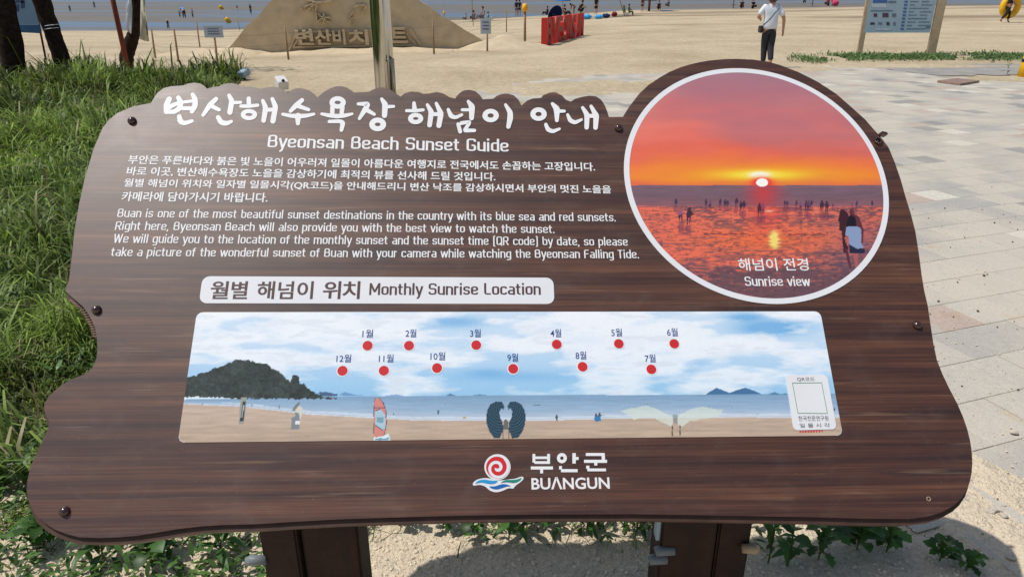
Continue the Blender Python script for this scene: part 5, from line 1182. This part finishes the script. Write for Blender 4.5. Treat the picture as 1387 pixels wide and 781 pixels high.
# ---------------------------------------------------------------- red letters
gA, gB = gnd(739, 62.5), gnd(789, 48.5); hgt = 34.5 / ppm(gA) * 1.03
r = empty('letter_sculpture', tuple(gA), 'large red standing letters spelling the beach name on the sand', 'sculpture')
dv = Vector((gB.x - gA.x, gB.y - gA.y, 0)); Ltot = dv.length; dv.normalize(); nv = Vector((dv.y, -dv.x, 0)); step = Ltot / 8; dz = (gB.z - gA.z) / Ltot
Mt = Matrix(((dv.x, 0, nv.x, 0), (dv.y, 0, nv.y, 0), (0, 1, 0, 0), (0, 0, 0, 1)))
for i, ch in enumerate('BYEONSAN'):
    V, F = text_mesh(ch, .035, 3); x0, x1, y0, y1 = V[:, 0].min(), V[:, 0].max(), V[:, 1].min(), V[:, 1].max()
    P = np.c_[(V[:, 0] - x0) / (x1 - x0) * step * .96 + i * step, (V[:, 1] - y0) / (y1 - y0) * hgt + dz * i * step]
    bm = bmesh.new(); vs_ = [bm.verts.new((p[0], p[1], .05)) for p in P]
    for f in F:
        try: bm.faces.new([vs_[k] for k in f])
        except ValueError: pass
    bmesh.ops.remove_doubles(bm, verts=bm.verts, dist=1e-5); bm.faces.ensure_lookup_table(); ex = bmesh.ops.extrude_face_region(bm, geom=bm.faces[:])
    for v in [q for q in ex['geom'] if isinstance(q, bmesh.types.BMVert)]: v.co.z = -.12
    for f in bm.faces: f.normal_update(); f.material_index = 1 if abs(f.normal.z) > .9 else 0
    o = bobj('letter', bm, [M['red_paint'], M['red_wood']], r); o.matrix_basis = Mt
bm = bmesh.new(); box(bm, (-.04, hgt / 2 - .01, -.04), (.07, hgt + .02, .22)); o = bobj('end_board', bm, M['red_paint'], r); o.matrix_basis = Mt
bm = bmesh.new(); vs8 = box(bm, (Ltot / 2, .0, -.035), (Ltot, .05, .20))
for v in vs8: v.co.y += dz * v.co.x
o = bobj('base_rail', bm, M['red_paint'], r); o.matrix_basis = Mt

# ---------------------------------------------------------------- blue-grey notice board
gl, gr_ = gnd(1163.5, 74), gnd(1260, 75.5)
r = empty('notice_board', ((gl.x + gr_.x) / 2, (gl.y + gr_.y) / 2, gl.z), 'blue-grey printed notice board on two tan posts by the green strip', 'notice board'); O2 = Vector(r.location)
ud = Vector((gr_.x - gl.x, gr_.y - gl.y, 0)).normalized(); nd = Vector((ud.y, -ud.x, 0)); rz = math.atan2(ud.y, ud.x)
for g, wp in ((gl, 6.6), (gr_, 10.5)):
    bm = bmesh.new(); wd = wp / ppm(g); box(bm, (g.x - O2.x, g.y - O2.y, 1.2), (wd, .13, 2.6), Matrix.Rotation(rz, 3, 'Z')); bmesh.ops.bevel(bm, geom=bm.edges[:], offset=.01, segments=1, affect='EDGES'); bobj('post', bm, M['tan_post'], r)
npl = Plane(np.array(O2 + nd * .075), np.array(ud), np.array((0, 0, 1.)), np.array(nd))
def nput(o): o.parent = r; o.matrix_basis = Matrix.Translation(-O2) @ npl.M; return o
c0 = npl.uv(1170.5, 44.5); c1 = npl.uv(1259.5, 44.5)
bm = bmesh.new(); slab(bm, [(c0[0], c0[1]), (c1[0], c1[1]), (c1[0], c1[1] + 1.5), (c0[0], c0[1] + 1.5)], -.04, 0); nput(bobj('panel', bm, M['bluegrey']))
Zs = lambda x, y: npl.uv(1140 + x / 8.67, y / 8.67)
def nrect(x0, y0, x1, y1, mat, name='printed_block', z=.004):
    p = [Zs(x0, y1), Zs(x1, y1), Zs(x1, y0), Zs(x0, y0)]; bm = bmesh.new(); slab(bm, p, .001, z); nput(bobj(name, bm, M[mat]))
nrect(368, -10, 535, 38, 'barblue'); nrect(356, 45, 525, 90, 'lightbar'); nrect(340, 120, 600, 135, 'bar'); nrect(548, 12, 640, 36, 'bar')
for a in ((375, 160, 418, 200, 'plum_cloth'), (478, 155, 550, 205, 'plum_cloth'), (590, 160, 640, 200, 'bar'), (335, 265, 388, 292, 'dark_print'), (430, 265, 475, 292, 'bar'), (525, 262, 562, 298, 'dark_print'), (605, 262, 636, 298, 'bar'), (395, 340, 580, 356, 'lightbar'), (985, 310, 1045, 336, 'bar')): nrect(*a)
for k in range(9):
    y = 10 + k * 40; x = 765 - k * 6; nrect(x - 22 + (-5), y, x + 12, y + 22, 'barblue'); nrect(x + 40, y + 4, x + 40 + random.choice((60, 100, 140)), y + 14, 'bar', 'printed_line'); nrect(x + 175, y + 4, x + 175 + random.choice((90, 130, 150)), y + 14, 'bar', 'printed_line')
# yellow bollard at right edge
g = gnd(1391, 104); r = empty('bollard', tuple(g), 'yellow bollard cut off by the right edge of the photo', 'bollard'); h = 32 / ppm(g)
bm = bmesh.new(); tube(bm, [(0, 0, -.05), (0, 0, h * .9), (0, 0, h)], [.19, .15, .08], 16); bobj('body', bm, M['yellow'], r, True)
bm = bmesh.new(); tube(bm, [(0, 0, h * .6), (0, 0, h * .72)], [.172, .168], 16); bobj('band', bm, M['black'], r, True)
# little plant growing in strip
bm = bmesh.new()
weed_r = weed(1363, 103, 'lance', 9, .14, .34, 'single upright weed growing at the grey strip on the right')

# ---------------------------------------------------------------- people
def skin_mesh(name, J, E, Rr, mat, parent, sub=1):
    me = bpy.data.meshes.new('s'); me.from_pydata([tuple(j) for j in J], E, []); o = bpy.data.objects.new('s', me); COL.objects.link(o)
    md = o.modifiers.new('k', 'SKIN'); md.use_smooth_shade = True
    for i, sv2 in enumerate(me.skin_vertices[0].data): sv2.radius = (Rr[i], Rr[i]) if not isinstance(Rr[i], tuple) else Rr[i]; sv2.use_root = (i == 0)
    s_ = o.modifiers.new('b', 'SUBSURF'); s_.levels = sub
    m2 = bpy.data.meshes.new_from_object(o.evaluated_get(bpy.context.evaluated_depsgraph_get())); m2.name = name
    bpy.data.objects.remove(o); m2.materials.clear(); m2.materials.append(mat); q = bpy.data.objects.new(name, m2); return link(q, parent)
POSES = {
 'stand': dict(pel=(0,0,.50), che=(0,0,.72), nec=(0,0,.825), hea=(0,.012,.925), el=((-.135,0,.63),(.135,0,.63)), ha=((-.14,.04,.475),(.14,.04,.475)), kn=((-.055,.01,.28),(.055,.01,.28)), an=((-.055,-.01,.045),(.055,-.01,.045))),
 'walk': dict(pel=(0,0,.50), che=(0,.01,.72), nec=(0,.015,.825), hea=(0,.03,.925), el=((-.14,.05,.64),(.14,-.05,.635)), ha=((-.11,.15,.60),(.15,-.01,.47)), kn=((-.05,.08,.29),(.05,-.01,.27)), an=((-.05,.06,.055),(.05,-.15,.085))),
 'stride': dict(pel=(0,0,.49), che=(0,.03,.70), nec=(0,.04,.81), hea=(0,.06,.91), el=((-.14,.06,.62),(.14,-.02,.62)), ha=((-.17,.12,.52),(.17,.07,.52)), kn=((-.05,.14,.29),(.05,-.06,.27)), an=((-.05,.14,.045),(.05,-.24,.07))),
 'bend': dict(pel=(0,-.06,.48), che=(0,.12,.60), nec=(0,.2,.62), hea=(0,.27,.60), el=((-.1,.17,.45),(.1,.17,.45)), ha=((-.06,.2,.3),(.06,.2,.3)), kn=((-.06,.0,.27),(.06,.0,.27)), an=((-.06,-.03,.045),(.06,-.03,.045))),
 'sit': dict(pel=(0,0,.07), che=(0,-.03,.29), nec=(0,-.02,.39), hea=(0,0,.49), el=((-.14,.03,.22),(.14,.03,.22)), ha=((-.09,.17,.22),(.09,.17,.22)), kn=((-.09,.22,.22),(.09,.22,.22)), an=((-.06,.33,.04),(.06,.33,.04))),
 'squat': dict(pel=(0,-.05,.17), che=(0,.05,.36), nec=(0,.1,.45), hea=(0,.14,.54), el=((-.13,.18,.33),(.13,.18,.33)), ha=((-.05,.3,.24),(.05,.3,.24)), kn=((-.1,.17,.25),(.1,.17,.25)), an=((-.08,.02,.045),(.08,.02,.045))),
 'chair': dict(pel=(0,0,.26), che=(0,-.03,.48), nec=(0,-.02,.58), hea=(0,.0,.68), el=((-.14,.03,.42),(.14,.03,.42)), ha=((-.1,.17,.36),(.1,.17,.36)), kn=((-.08,.24,.27),(.08,.24,.27)), an=((-.07,.26,.04),(.07,.26,.04))),
}
def person(px_, py_, hpx, pose, yaw, top, bottom, label, skin='skin', hair='hair', sleeves=.5, legs=.95, group='people on the beach and tidal flats', full=1.0, hat=None, detail=0):
    g = gnd(px_, py_); Hm = hpx / ppm(g) / {'sit': .55, 'squat': .6, 'chair': .74, 'bend': .70}.get(pose, 1.0) * full
    r = empty('person', tuple(g), label, 'person', group, yaw); D = {k: (Vector(v) if not isinstance(v[0], tuple) else tuple(Vector(q) for q in v)) for k, v in POSES[pose].items()}
    S_ = lambda v: tuple(Vector(v) * Hm)
    up = (D['nec'] - D['che']).normalized(); sh = [D['che'] + up * .065 + Vector((s * .098, 0, 0)) for s in (-1, 1)]; hp = [D['pel'] + Vector((s * .05, 0, -.01)) for s in (-1, 1)]
    J = [D['pel'], D['pel'].lerp(D['che'], .5), D['che'], D['nec']]; Rr = [(.085, .062), (.072, .052), (.085, .056), (.030, .030)]; E = [(0, 1), (1, 2), (2, 3)]
    hd = (D['hea'] - D['nec']).normalized(); J += [D['hea'] - hd * .035, D['hea'] + hd * .03]; Rr += [(.045, .050), (.046, .052)]; E += [(3, 4), (4, 5)]
    for s in (0, 1):
        b = len(J); hand = D['ha'][s]; dirh = (hand - D['el'][s]).normalized()
        J += [sh[s], D['el'][s], hand - dirh * .03]; Rr += [.034, .024, .018]; E += [(2, b), (b, b + 1), (b + 1, b + 2)]
        if detail:
            J += [hand + dirh * .012]; Rr += [(.024, .011)]; E += [(b + 2, b + 3)]; sdx = dirh.orthogonal().normalized(); fw = Vector((0, 1, 0)) if abs(dirh.y) < .8 else Vector((0, 0, 1))
            fw = (fw - dirh * fw.dot(dirh)).normalized()
            for k in range(4):
                c = len(J); o1 = fw * (.018 - .012 * k); ln = (.036, .042, .039, .030)[k]; cur = Vector((0, 0, 0)) + dirh.cross(fw) * .008 * (1 if s else -1)
                J += [hand + dirh * .03 + o1, hand + dirh * (.03 + ln * .5) + o1 * 1.05 - cur * .4, hand + dirh * (.028 + ln) + o1 - cur]; Rr += [.0062, .0056, .0048]; E += [(b + 3, c), (c, c + 1), (c + 1, c + 2)]
            c = len(J); J += [hand - dirh * .002 + fw * .028, hand + dirh * .018 + fw * .040]; Rr += [.0072, .006]; E += [(b + 3, c), (c, c + 1)]
        else: J += [hand + dirh * .035]; Rr += [(.016, .012)]; E += [(b + 2, b + 3)]
    for s in (0, 1):
        b = len(J); J += [hp[s], D['kn'][s], D['an'][s], D['an'][s] + Vector((0, .075, -.03))]; Rr += [.058, .036, .023, (.022, .014)]; E += [(0, b), (b, b + 1), (b + 1, b + 2), (b + 2, b + 3)]
    sc = lambda q: tuple(x * Hm for x in q) if isinstance(q, tuple) else q * Hm
    skin_mesh('body', [S_(j) for j in J], E, [sc(q) for q in Rr], M[skin], r, 2 if detail else 1)
    if top:
        k = 1.14; J = [D['pel'] + Vector((0, 0, -.045 if pose == 'woman' else -.015)) if pose not in ('sit',) else D['pel'] + Vector((0, 0, .02)), D['pel'].lerp(D['che'], .5), D['che'], D['che'] + up * .075]; Rr = [(.122, .094) if pose == 'woman' else (.098, .074), (.09, .068), (.098, .069), (.048, .042)]; E = [(0, 1), (1, 2), (2, 3)]
        for s in (0, 1): b = len(J); J += [sh[s], sh[s].lerp(D['el'][s], sleeves * 1.0)]; Rr += [.047, .040]; E += [(2, b), (b, b + 1)]
        if sleeves > 1:
            for s in (0, 1):
                b = len(J); J += [D['el'][s], D['el'][s].lerp(D['ha'][s], .75)]; Rr += [.034, .028]; E += [(5 + 2 * s, b), (b, b + 1)]
            for s in (0, 1): J[5 + 2 * s] = sh[s].lerp(D['el'][s], .6)
        skin_mesh('shirt', [S_(j) for j in J], E, [sc(q) for q in Rr], M[top], r, 2 if detail else 1)
    if bottom:
        J = [D['pel'] + Vector((0, 0, .05))]; Rr = [(.094, .072)]; E = []
        J.append(D['pel'] - Vector((0, 0, .005))); Rr.append((.10, .075)); E.append((0, 1))
        for s in (0, 1):
            b = len(J); kn, an = D['kn'][s], D['an'][s]
            J += [hp[s] - Vector((0, 0, .02)) if pose in ('stand', 'walk', 'stride') else hp[s]]; Rr += [.066]; E += [(1, b)]
            if legs <= .5: J += [hp[s].lerp(kn, legs * 2)]; Rr += [.055]; E += [(b, b + 1)]
            else: J += [kn, kn.lerp(an, (legs - .5) * 2)]; Rr += [.049, .036]; E += [(b, b + 1), (b + 1, b + 2)]
        skin_mesh('trousers' if legs > .5 else 'shorts', [S_(j) for j in J], E, [sc(q) for q in Rr], M[bottom], r, 2 if detail else 1)
    # hair
    bm = bmesh.new(); bmesh.ops.create_icosphere(bm, subdivisions=3 if detail else 2, radius=.066 * Hm); c = (D['hea'] + Vector((0, -.016, .016))) * Hm
    for v in bm.verts:
        q = v.co.copy(); 
        if q.y > .02 * Hm and q.z < .02 * Hm: v.co.y = .02 * Hm
        v.co.z *= 1.12
        if detail:
            v.co *= 1 + (float(NZ.n(np.array(q.x * 60 + 50), np.array(q.z * 60 + 50))) - .5) * .28
            if q.z < 0 and q.y < .02: v.co.z *= 1.45
        v.co += c
    bobj('hair', bm, M[hair], r, True)
    if hat:
        bm = bmesh.new(); c = (D['hea'] + Vector((0, 0, .045))) * Hm; tube(bm, [c, c + Vector((0, 0, .012 * Hm)), c + Vector((0, 0, .06 * Hm))], [.12 * Hm, .06 * Hm, .045 * Hm], 14); bobj('hat', bm, M[hat], r, True)
    return r, Hm, D
# main walker
# own pose for her: left forearm bent forward, right arm hanging
POSES['woman'] = dict(pel=(0,0,.505), che=(0,.01,.715), nec=(0,.02,.815), hea=(.0,.045,.905), el=((-.165,.03,.655),(.165,-.03,.635)), ha=((-.10,.15,.63),(.185,.0,.475)), kn=((-.030,.05,.285),(.036,-.01,.275)), an=((-.025,.03,.055),(.035,-.10,.085)))
r, Hm, D = person(1036, 92, 98, 'woman', 0.0, 'white_cloth', 'charcoal', 'woman in white shirt and dark cropped trousers walking away across the sand', hair='brown_hair', sleeves=.85, legs=.97, detail=1)
bm = bmesh.new(); pts = [(.075, -.02, .80), (.05, -.088, .755), (0, -.098, .70), (-.05, -.098, .63), (-.105, -.05, .56), (-.115, .0, .53)]
for p, q in zip(pts, pts[1:]): 
    a, b = Vector(p) * Hm, Vector(q) * Hm; tube(bm, [a, b], .010 * Hm, 6)
bobj('bag_strap', bm, M['bar'], r, True)
bm = bmesh.new(); box(bm, (-.118 * Hm, .02 * Hm, .50 * Hm), (.035 * Hm, .12 * Hm, .09 * Hm)); bmesh.ops.bevel(bm, geom=bm.edges[:], offset=.008 * Hm, segments=2, affect='EDGES'); bobj('shoulder_bag', bm, M['charcoal'], r)

PE = [  # px, feet y, height px, pose, yaw, top, bottom, label
 (95.5, 16.5, 9, 'stand', .4, 'charcoal', 'charcoal', 'dark figure on the wet flats right of the leaning trunk', {}),
 (128.5, 11.8, 9, 'walk', 1.2, 'black_cloth', 'black_cloth', 'small dark figure far out left of the rusty pole', {}),
 (228.5, 40, 12.5, 'walk', .9, 'black_cloth', 'black_cloth', 'figure in black with white hat at the water edge', {'hat': 'white_cloth'}),
 (244, 23.8, 9, 'stand', 0, 'teal_cloth', 'navy_cloth', 'small child in teal at the left of the wading trio', {}),
 (250, 25, 14.5, 'bend', .8, 'cyan_cloth', 'charcoal', 'wader in bright blue top bending over in the shallows', {}),
 (261.5, 24, 11, 'stand', 2.6, 'grey_cloth', 'charcoal', 'wader in grey right of the bending wader', {}),
 (321.8, 15.5, 7.8, 'stand', 1, 'red_cloth', 'white_cloth', 'small far wader in red top beyond the yellow buoys', {}),
 (340, 19, 12.5, 'stand', 0, 'black_cloth', 'black_cloth', 'dark wader just left of the sand sculpture slope', {}),
 (699.5, 22, 21, 'stand', .2, 'charcoal', 'grey_cloth', 'left one of two waders standing together in the water', {'legs': .35}),
 (703.5, 21.5, 20.5, 'stand', -.3, 'black_cloth', 'black_cloth', 'right one of two waders standing together in the water', {'legs': .35}),
 (653.5, 26.5, 16, 'sit', 2.2, 'grey_cloth', 'grey_cloth', 'grey figure sitting under the blue parasol', {}),
 (641.5, 27.2, 12, 'sit', .5, 'grey_cloth', 'charcoal', 'grey figure bent low left of the seated grey figure', {}),
 (631, 27.2, 8, 'sit', 1.5, 'olive_cloth', 'charcoal', 'small brown figure crouching at the left under the blue parasol', {}),
 (661.5, 27.2, 10, 'sit', -1, 'teal_cloth', 'white_cloth', 'small child in teal right of the seated grey figure', {}),
 (765, 21, 13.5, 'sit', -2, 'black_cloth', 'black_cloth', 'figure in black beside the fallen navy parasol', {}),
 (777, 19, 14, 'bend', 1.7, None, 'brown_hair', 'bare-backed figure bending behind the red letters', {'skin': 'tan_skin', 'legs': .3}),
 (785.5, 18.5, 17, 'squat', -1.4, 'black_cloth', 'black_cloth', 'figure in black crouching behind the end of the red letters', {}),
 (807, 20.3, 24, 'stand', .2, 'black_cloth', 'black_cloth', 'person in black standing beside the blue floats', {'legs': .45}),
 (852, 21.5, 14.5, 'chair', -2.0, 'olive_cloth', 'olive_cloth', 'person in olive sitting on a low folding chair', {}),
 (869.5, 16.5, 21, 'stand', .3, 'plum_cloth', 'plum_cloth', 'woman in plum dress standing by the brown parasol post', {'legs': .4}),
 (892.3, 13.5, 11.5, 'sit', 2.9, 'black_cloth', 'black_cloth', 'figure in black sitting beside the blue mat', {}),
 (1004.5, 12, 12, 'sit', 2.8, 'black_cloth', 'black_cloth', 'left one of two dark figures sitting by the second post', {}),
 (1019.5, 12, 12, 'sit', 3.3, 'black_cloth', 'black_cloth', 'right one of two dark figures sitting by the second post', {}),
 (1089, 6, 12, 'chair', 2.8, 'teal_cloth', 'charcoal', 'figure in teal sitting left of the rightmost parasol post', {}),
 (741, 20.5, 11, 'sit', 1.1, 'navy_cloth', 'charcoal', 'figure in navy sitting left of the fallen navy parasol', {}),
 (905, 9, 9, 'sit', .4, 'grey_cloth', 'charcoal', 'grey figure sitting at the water line beyond the blue mat', {}),
 (1128.5, 7.5, 12, 'sit', -.6, 'pink_cloth', 'charcoal', 'figure in pink sitting beside the pink bag heap', {}),
 (1121, 8, 12, 'sit', 2.4, 'red_cloth', 'charcoal', 'figure in dark red sitting right of the rightmost parasol post', {}),
]
for (a, b, c, po, yw, tp, bt, lb, kw) in PE: person(a, b, c, po, yw, tp, bt, lb, **kw)
# swimmer with yellow ring at right
r, Hm, D = person(1361, 31, 44, 'stride', -1.35, 'black_cloth', 'black_cloth', 'person in dark swimwear carrying a yellow ring at the right edge', skin='tan_skin', legs=.9)
def ring_obj(name, c, R, r0, axis_yaw, tilt, mat, label, cat):
    bm = bmesh.new(); n = 28
    Rm = Matrix.Rotation(axis_yaw, 3, 'Z') @ Matrix.Rotation(tilt, 3, 'X')
    rings = []
    for k in range(n):
        a = 2 * math.pi * k / n; cc_ = Vector((R * math.cos(a), 0, R * math.sin(a))); e = cc_.normalized()
        rings.append([bm.verts.new(Rm @ (cc_ + e * r0 * math.cos(t) + Vector((0, 1, 0)) * r0 * math.sin(t))) for t in [2 * math.pi * j / 10 for j in range(10)]])
    for k in range(n):
        for j in range(10): A_, B_ = rings[k], rings[(k + 1) % n]; bm.faces.new((A_[j], A_[(j + 1) % 10], B_[(j + 1) % 10], B_[j]))
    o = bobj(name, bm, mat, None, True); o.location = c; return tag(o, label, cat)
g = gnd(1361, 31); ring_obj('swim_ring', tuple(at(1368.5, 9, g.y + .30)), 11.5 / ppm(g), 4.2 / ppm(g), .2, 0, M['yellow'], 'yellow swim ring held at the person\'s side', 'swim ring')
for (x, y, w_, lb) in ((299.8, 9, 6.5, 'yellow buoy farthest out on the water left of the sculpture'), (308.8, 27, 8.5, 'yellow buoy nearer the beach left of the sculpture')):
    g = gnd(x, y + 4); s = w_ / ppm(g); r = empty('buoy', (g.x, g.y, g.z + s * .35), lb, 'buoy'); r.rotation_euler = (.3, -.7, .3); bm = bmesh.new(); tube(bm, [(0, 0, -.5 * s), (0, 0, -.48 * s), (0, 0, .2 * s), (0, 0, .5 * s)], [.2 * s, .34 * s, .36 * s, .22 * s], 14); bobj('float_body', bm, M['yellow'], r, True)
    bm = bmesh.new(); tube(bm, [(0, 0, .5 * s), (0, 0, .62 * s)], .07 * s, 8); bobj('top_ring', bm, M['black'], r, True)

# parasols, floats, chairs, mats
def parasol(px_, py_, hm, rad, cloth, label, pole='tan_post', thatch=False, tilt=(0, 0), group=None):
    g = gnd(px_, py_); r = empty('beach_parasol', tuple(g), label, 'parasol', group); r.rotation_euler = (tilt[0], tilt[1], 0)
    bm = bmesh.new(); tube(bm, [(0, 0, -.2), (0, 0, hm)], .035 if not thatch else .12, 8); bobj('pole', bm, M[pole], r, True)
    n = 16 if not thatch else 24; bm = bmesh.new(); top = bm.verts.new((0, 0, hm + rad * .12)); R1 = []; R2 = []; R3 = []
    for k in range(n):
        a = 2 * math.pi * k / n; s = 1 - (.04 if k % 2 else 0); R1.append(bm.verts.new((rad * .5 * s * math.cos(a), rad * .5 * s * math.sin(a), hm - rad * .04))); R2.append(bm.verts.new((rad * s * math.cos(a), rad * s * math.sin(a), hm - rad * .38))); R3.append(bm.verts.new((rad * s * 1.0 * math.cos(a), rad * s * math.sin(a), hm - rad * .38 - .12)))
    for k in range(n): j = (k + 1) % n; bm.faces.new((top, R1[k], R1[j])); bm.faces.new((R1[k], R2[k], R2[j], R1[j])); bm.faces.new((R2[k], R3[k], R3[j], R2[j]))
    bmesh.ops.solidify(bm, geom=bm.faces[:], thickness=.01 if not thatch else .08); bobj('canopy', bm, M[cloth], r)
    if thatch:
        bm = bmesh.new(); box(bm, (0, 0, 1.05), (1.5, .12, .09)); box(bm, (0, 0, 1.0), (.12, .9, .09)); bobj('cross_arm', bm, M[pole], r)
parasol(640, 29.5, 3.2, 1.85, 'blue_cloth', 'blue beach parasol behind the sand sculpture'); 
parasol(762, 20, 1.9, .9, 'cyan_cloth', 'light blue parasol above the crouching group')
parasol(846, 22, 2.9, 1.2, 'lime_cloth', 'lime green tilted parasol above the folding chair', tilt=(-.1, -.35))
for x, y, lb in ((879, 15.5, 'straw parasol on brown post with cross arms beside the plum dress'), (993, 11.5, 'straw parasol on brown post left of two seated figures'), (1100, 9, 'rightmost straw parasol by the notice board')): parasol(x, y, 3.4, 1.9, 'thatch', lb, 'brown_pole', True, group='straw parasols along the beach')
# fallen navy parasol
g = gnd(754, 25); r = empty('fallen_parasol', (g.x, g.y, g.z + .75), 'navy parasol lying tipped over on the sand behind the red letters', 'parasol'); r.rotation_euler = (-1.25, .15, .75)
bm = bmesh.new(); top = bm.verts.new((0, 0, .42)); n = 16; R1 = [bm.verts.new((.45 * math.cos(6.283 * k / n), .45 * math.sin(6.283 * k / n) + .5, .30)) for k in range(n)]; R2 = [bm.verts.new((.88 * math.cos(6.283 * k / n), .88 * math.sin(6.283 * k / n) + .5, 0)) for k in range(n)]; top.co.y = .5
for k in range(n): j = (k + 1) % n; bm.faces.new((top, R1[k], R1[j])); bm.faces.new((R1[k], R2[k], R2[j], R1[j]))
bmesh.ops.solidify(bm, geom=bm.faces[:], thickness=.01); bobj('canopy', bm, M['navy_cloth'], r); bm = bmesh.new(); tube(bm, [(0, .5, -1.1), (0, .5, .4)], .02, 6); bobj('pole', bm, M['tan_post'], r)
def pillow_float(px_, py_, wpx, hpx, mat, label, name='inflatable_float', cat='float'):
    g = gnd(px_, py_); s = wpx / ppm(g) / 2; h = hpx / ppm(g); bm = bmesh.new(); bmesh.ops.create_icosphere(bm, subdivisions=3, radius=1)
    for v in bm.verts:
        q = v.co.copy(); f = 1 + .12 * math.sin(q.x * 9) ; v.co = Vector((q.x * s, q.y * s * .6 * f, (q.z * .5 + .45) * h * f))
    o = bobj(name, bm, mat, None, True); o.location = g; tag(o, label, cat)
pillow_float(795, 26.5, 13, 7, M['cyan_cloth'], 'bright blue float nearest the red letters'); pillow_float(811, 26, 12, 6, M['cyan_cloth'], 'bright blue float right of the first, before the standing person')
pillow_float(820.5, 24.5, 12, 6, M['navy_cloth'], 'navy bag between the blue float and dark red bag', 'beach_bag', 'bag'); pillow_float(832, 23, 8, 7, M['red_cloth'], 'dark red bag left of the folding chair', 'beach_bag', 'bag'); pillow_float(1131, 8.5, 9, 8, M['pink_cloth'], 'pink beach bag heap under the rightmost straw parasol', 'beach_bag', 'bag')
def folding_chair(px_, py_, wpx, label):
    g = gnd(px_, py_); s = wpx / ppm(g); r = empty('folding_chair', tuple(g), label, 'chair'); r.rotation_euler.z = -2.0
    bm = bmesh.new(); box(bm, (0, 0, .28 * s), (.6 * s, .5 * s, .03)); bobj('seat', bm, M['olive_cloth'], r); bm = bmesh.new(); box(bm, (0, -.27 * s, .62 * s), (.6 * s, .03, .6 * s), Matrix.Rotation(.2, 3, 'X')); bobj('backrest', bm, M['olive_cloth'], r)
    for sx in (-1, 1):
        for sy in (-1, 1): bm = bmesh.new(); tube(bm, [(sx * .28 * s, sy * .22 * s, 0), (sx * .28 * s, -sy * .2 * s, .3 * s)], .014, 6); bobj('leg', bm, M['bar'], r)
folding_chair(849, 22.3, 15, 'olive folding chair under the lime parasol')
g = gnd(903, 15.3); bm = bmesh.new(); s = 16 / ppm(g); box(bm, (0, 0, .03), (s, s * .9, .05)); o = bobj('beach_mat', bm, M['cyan_cloth']); o.location = g; tag(o, 'bright blue mat on the sand beside the seated black figure', 'mat')
print('grass blades', ng)
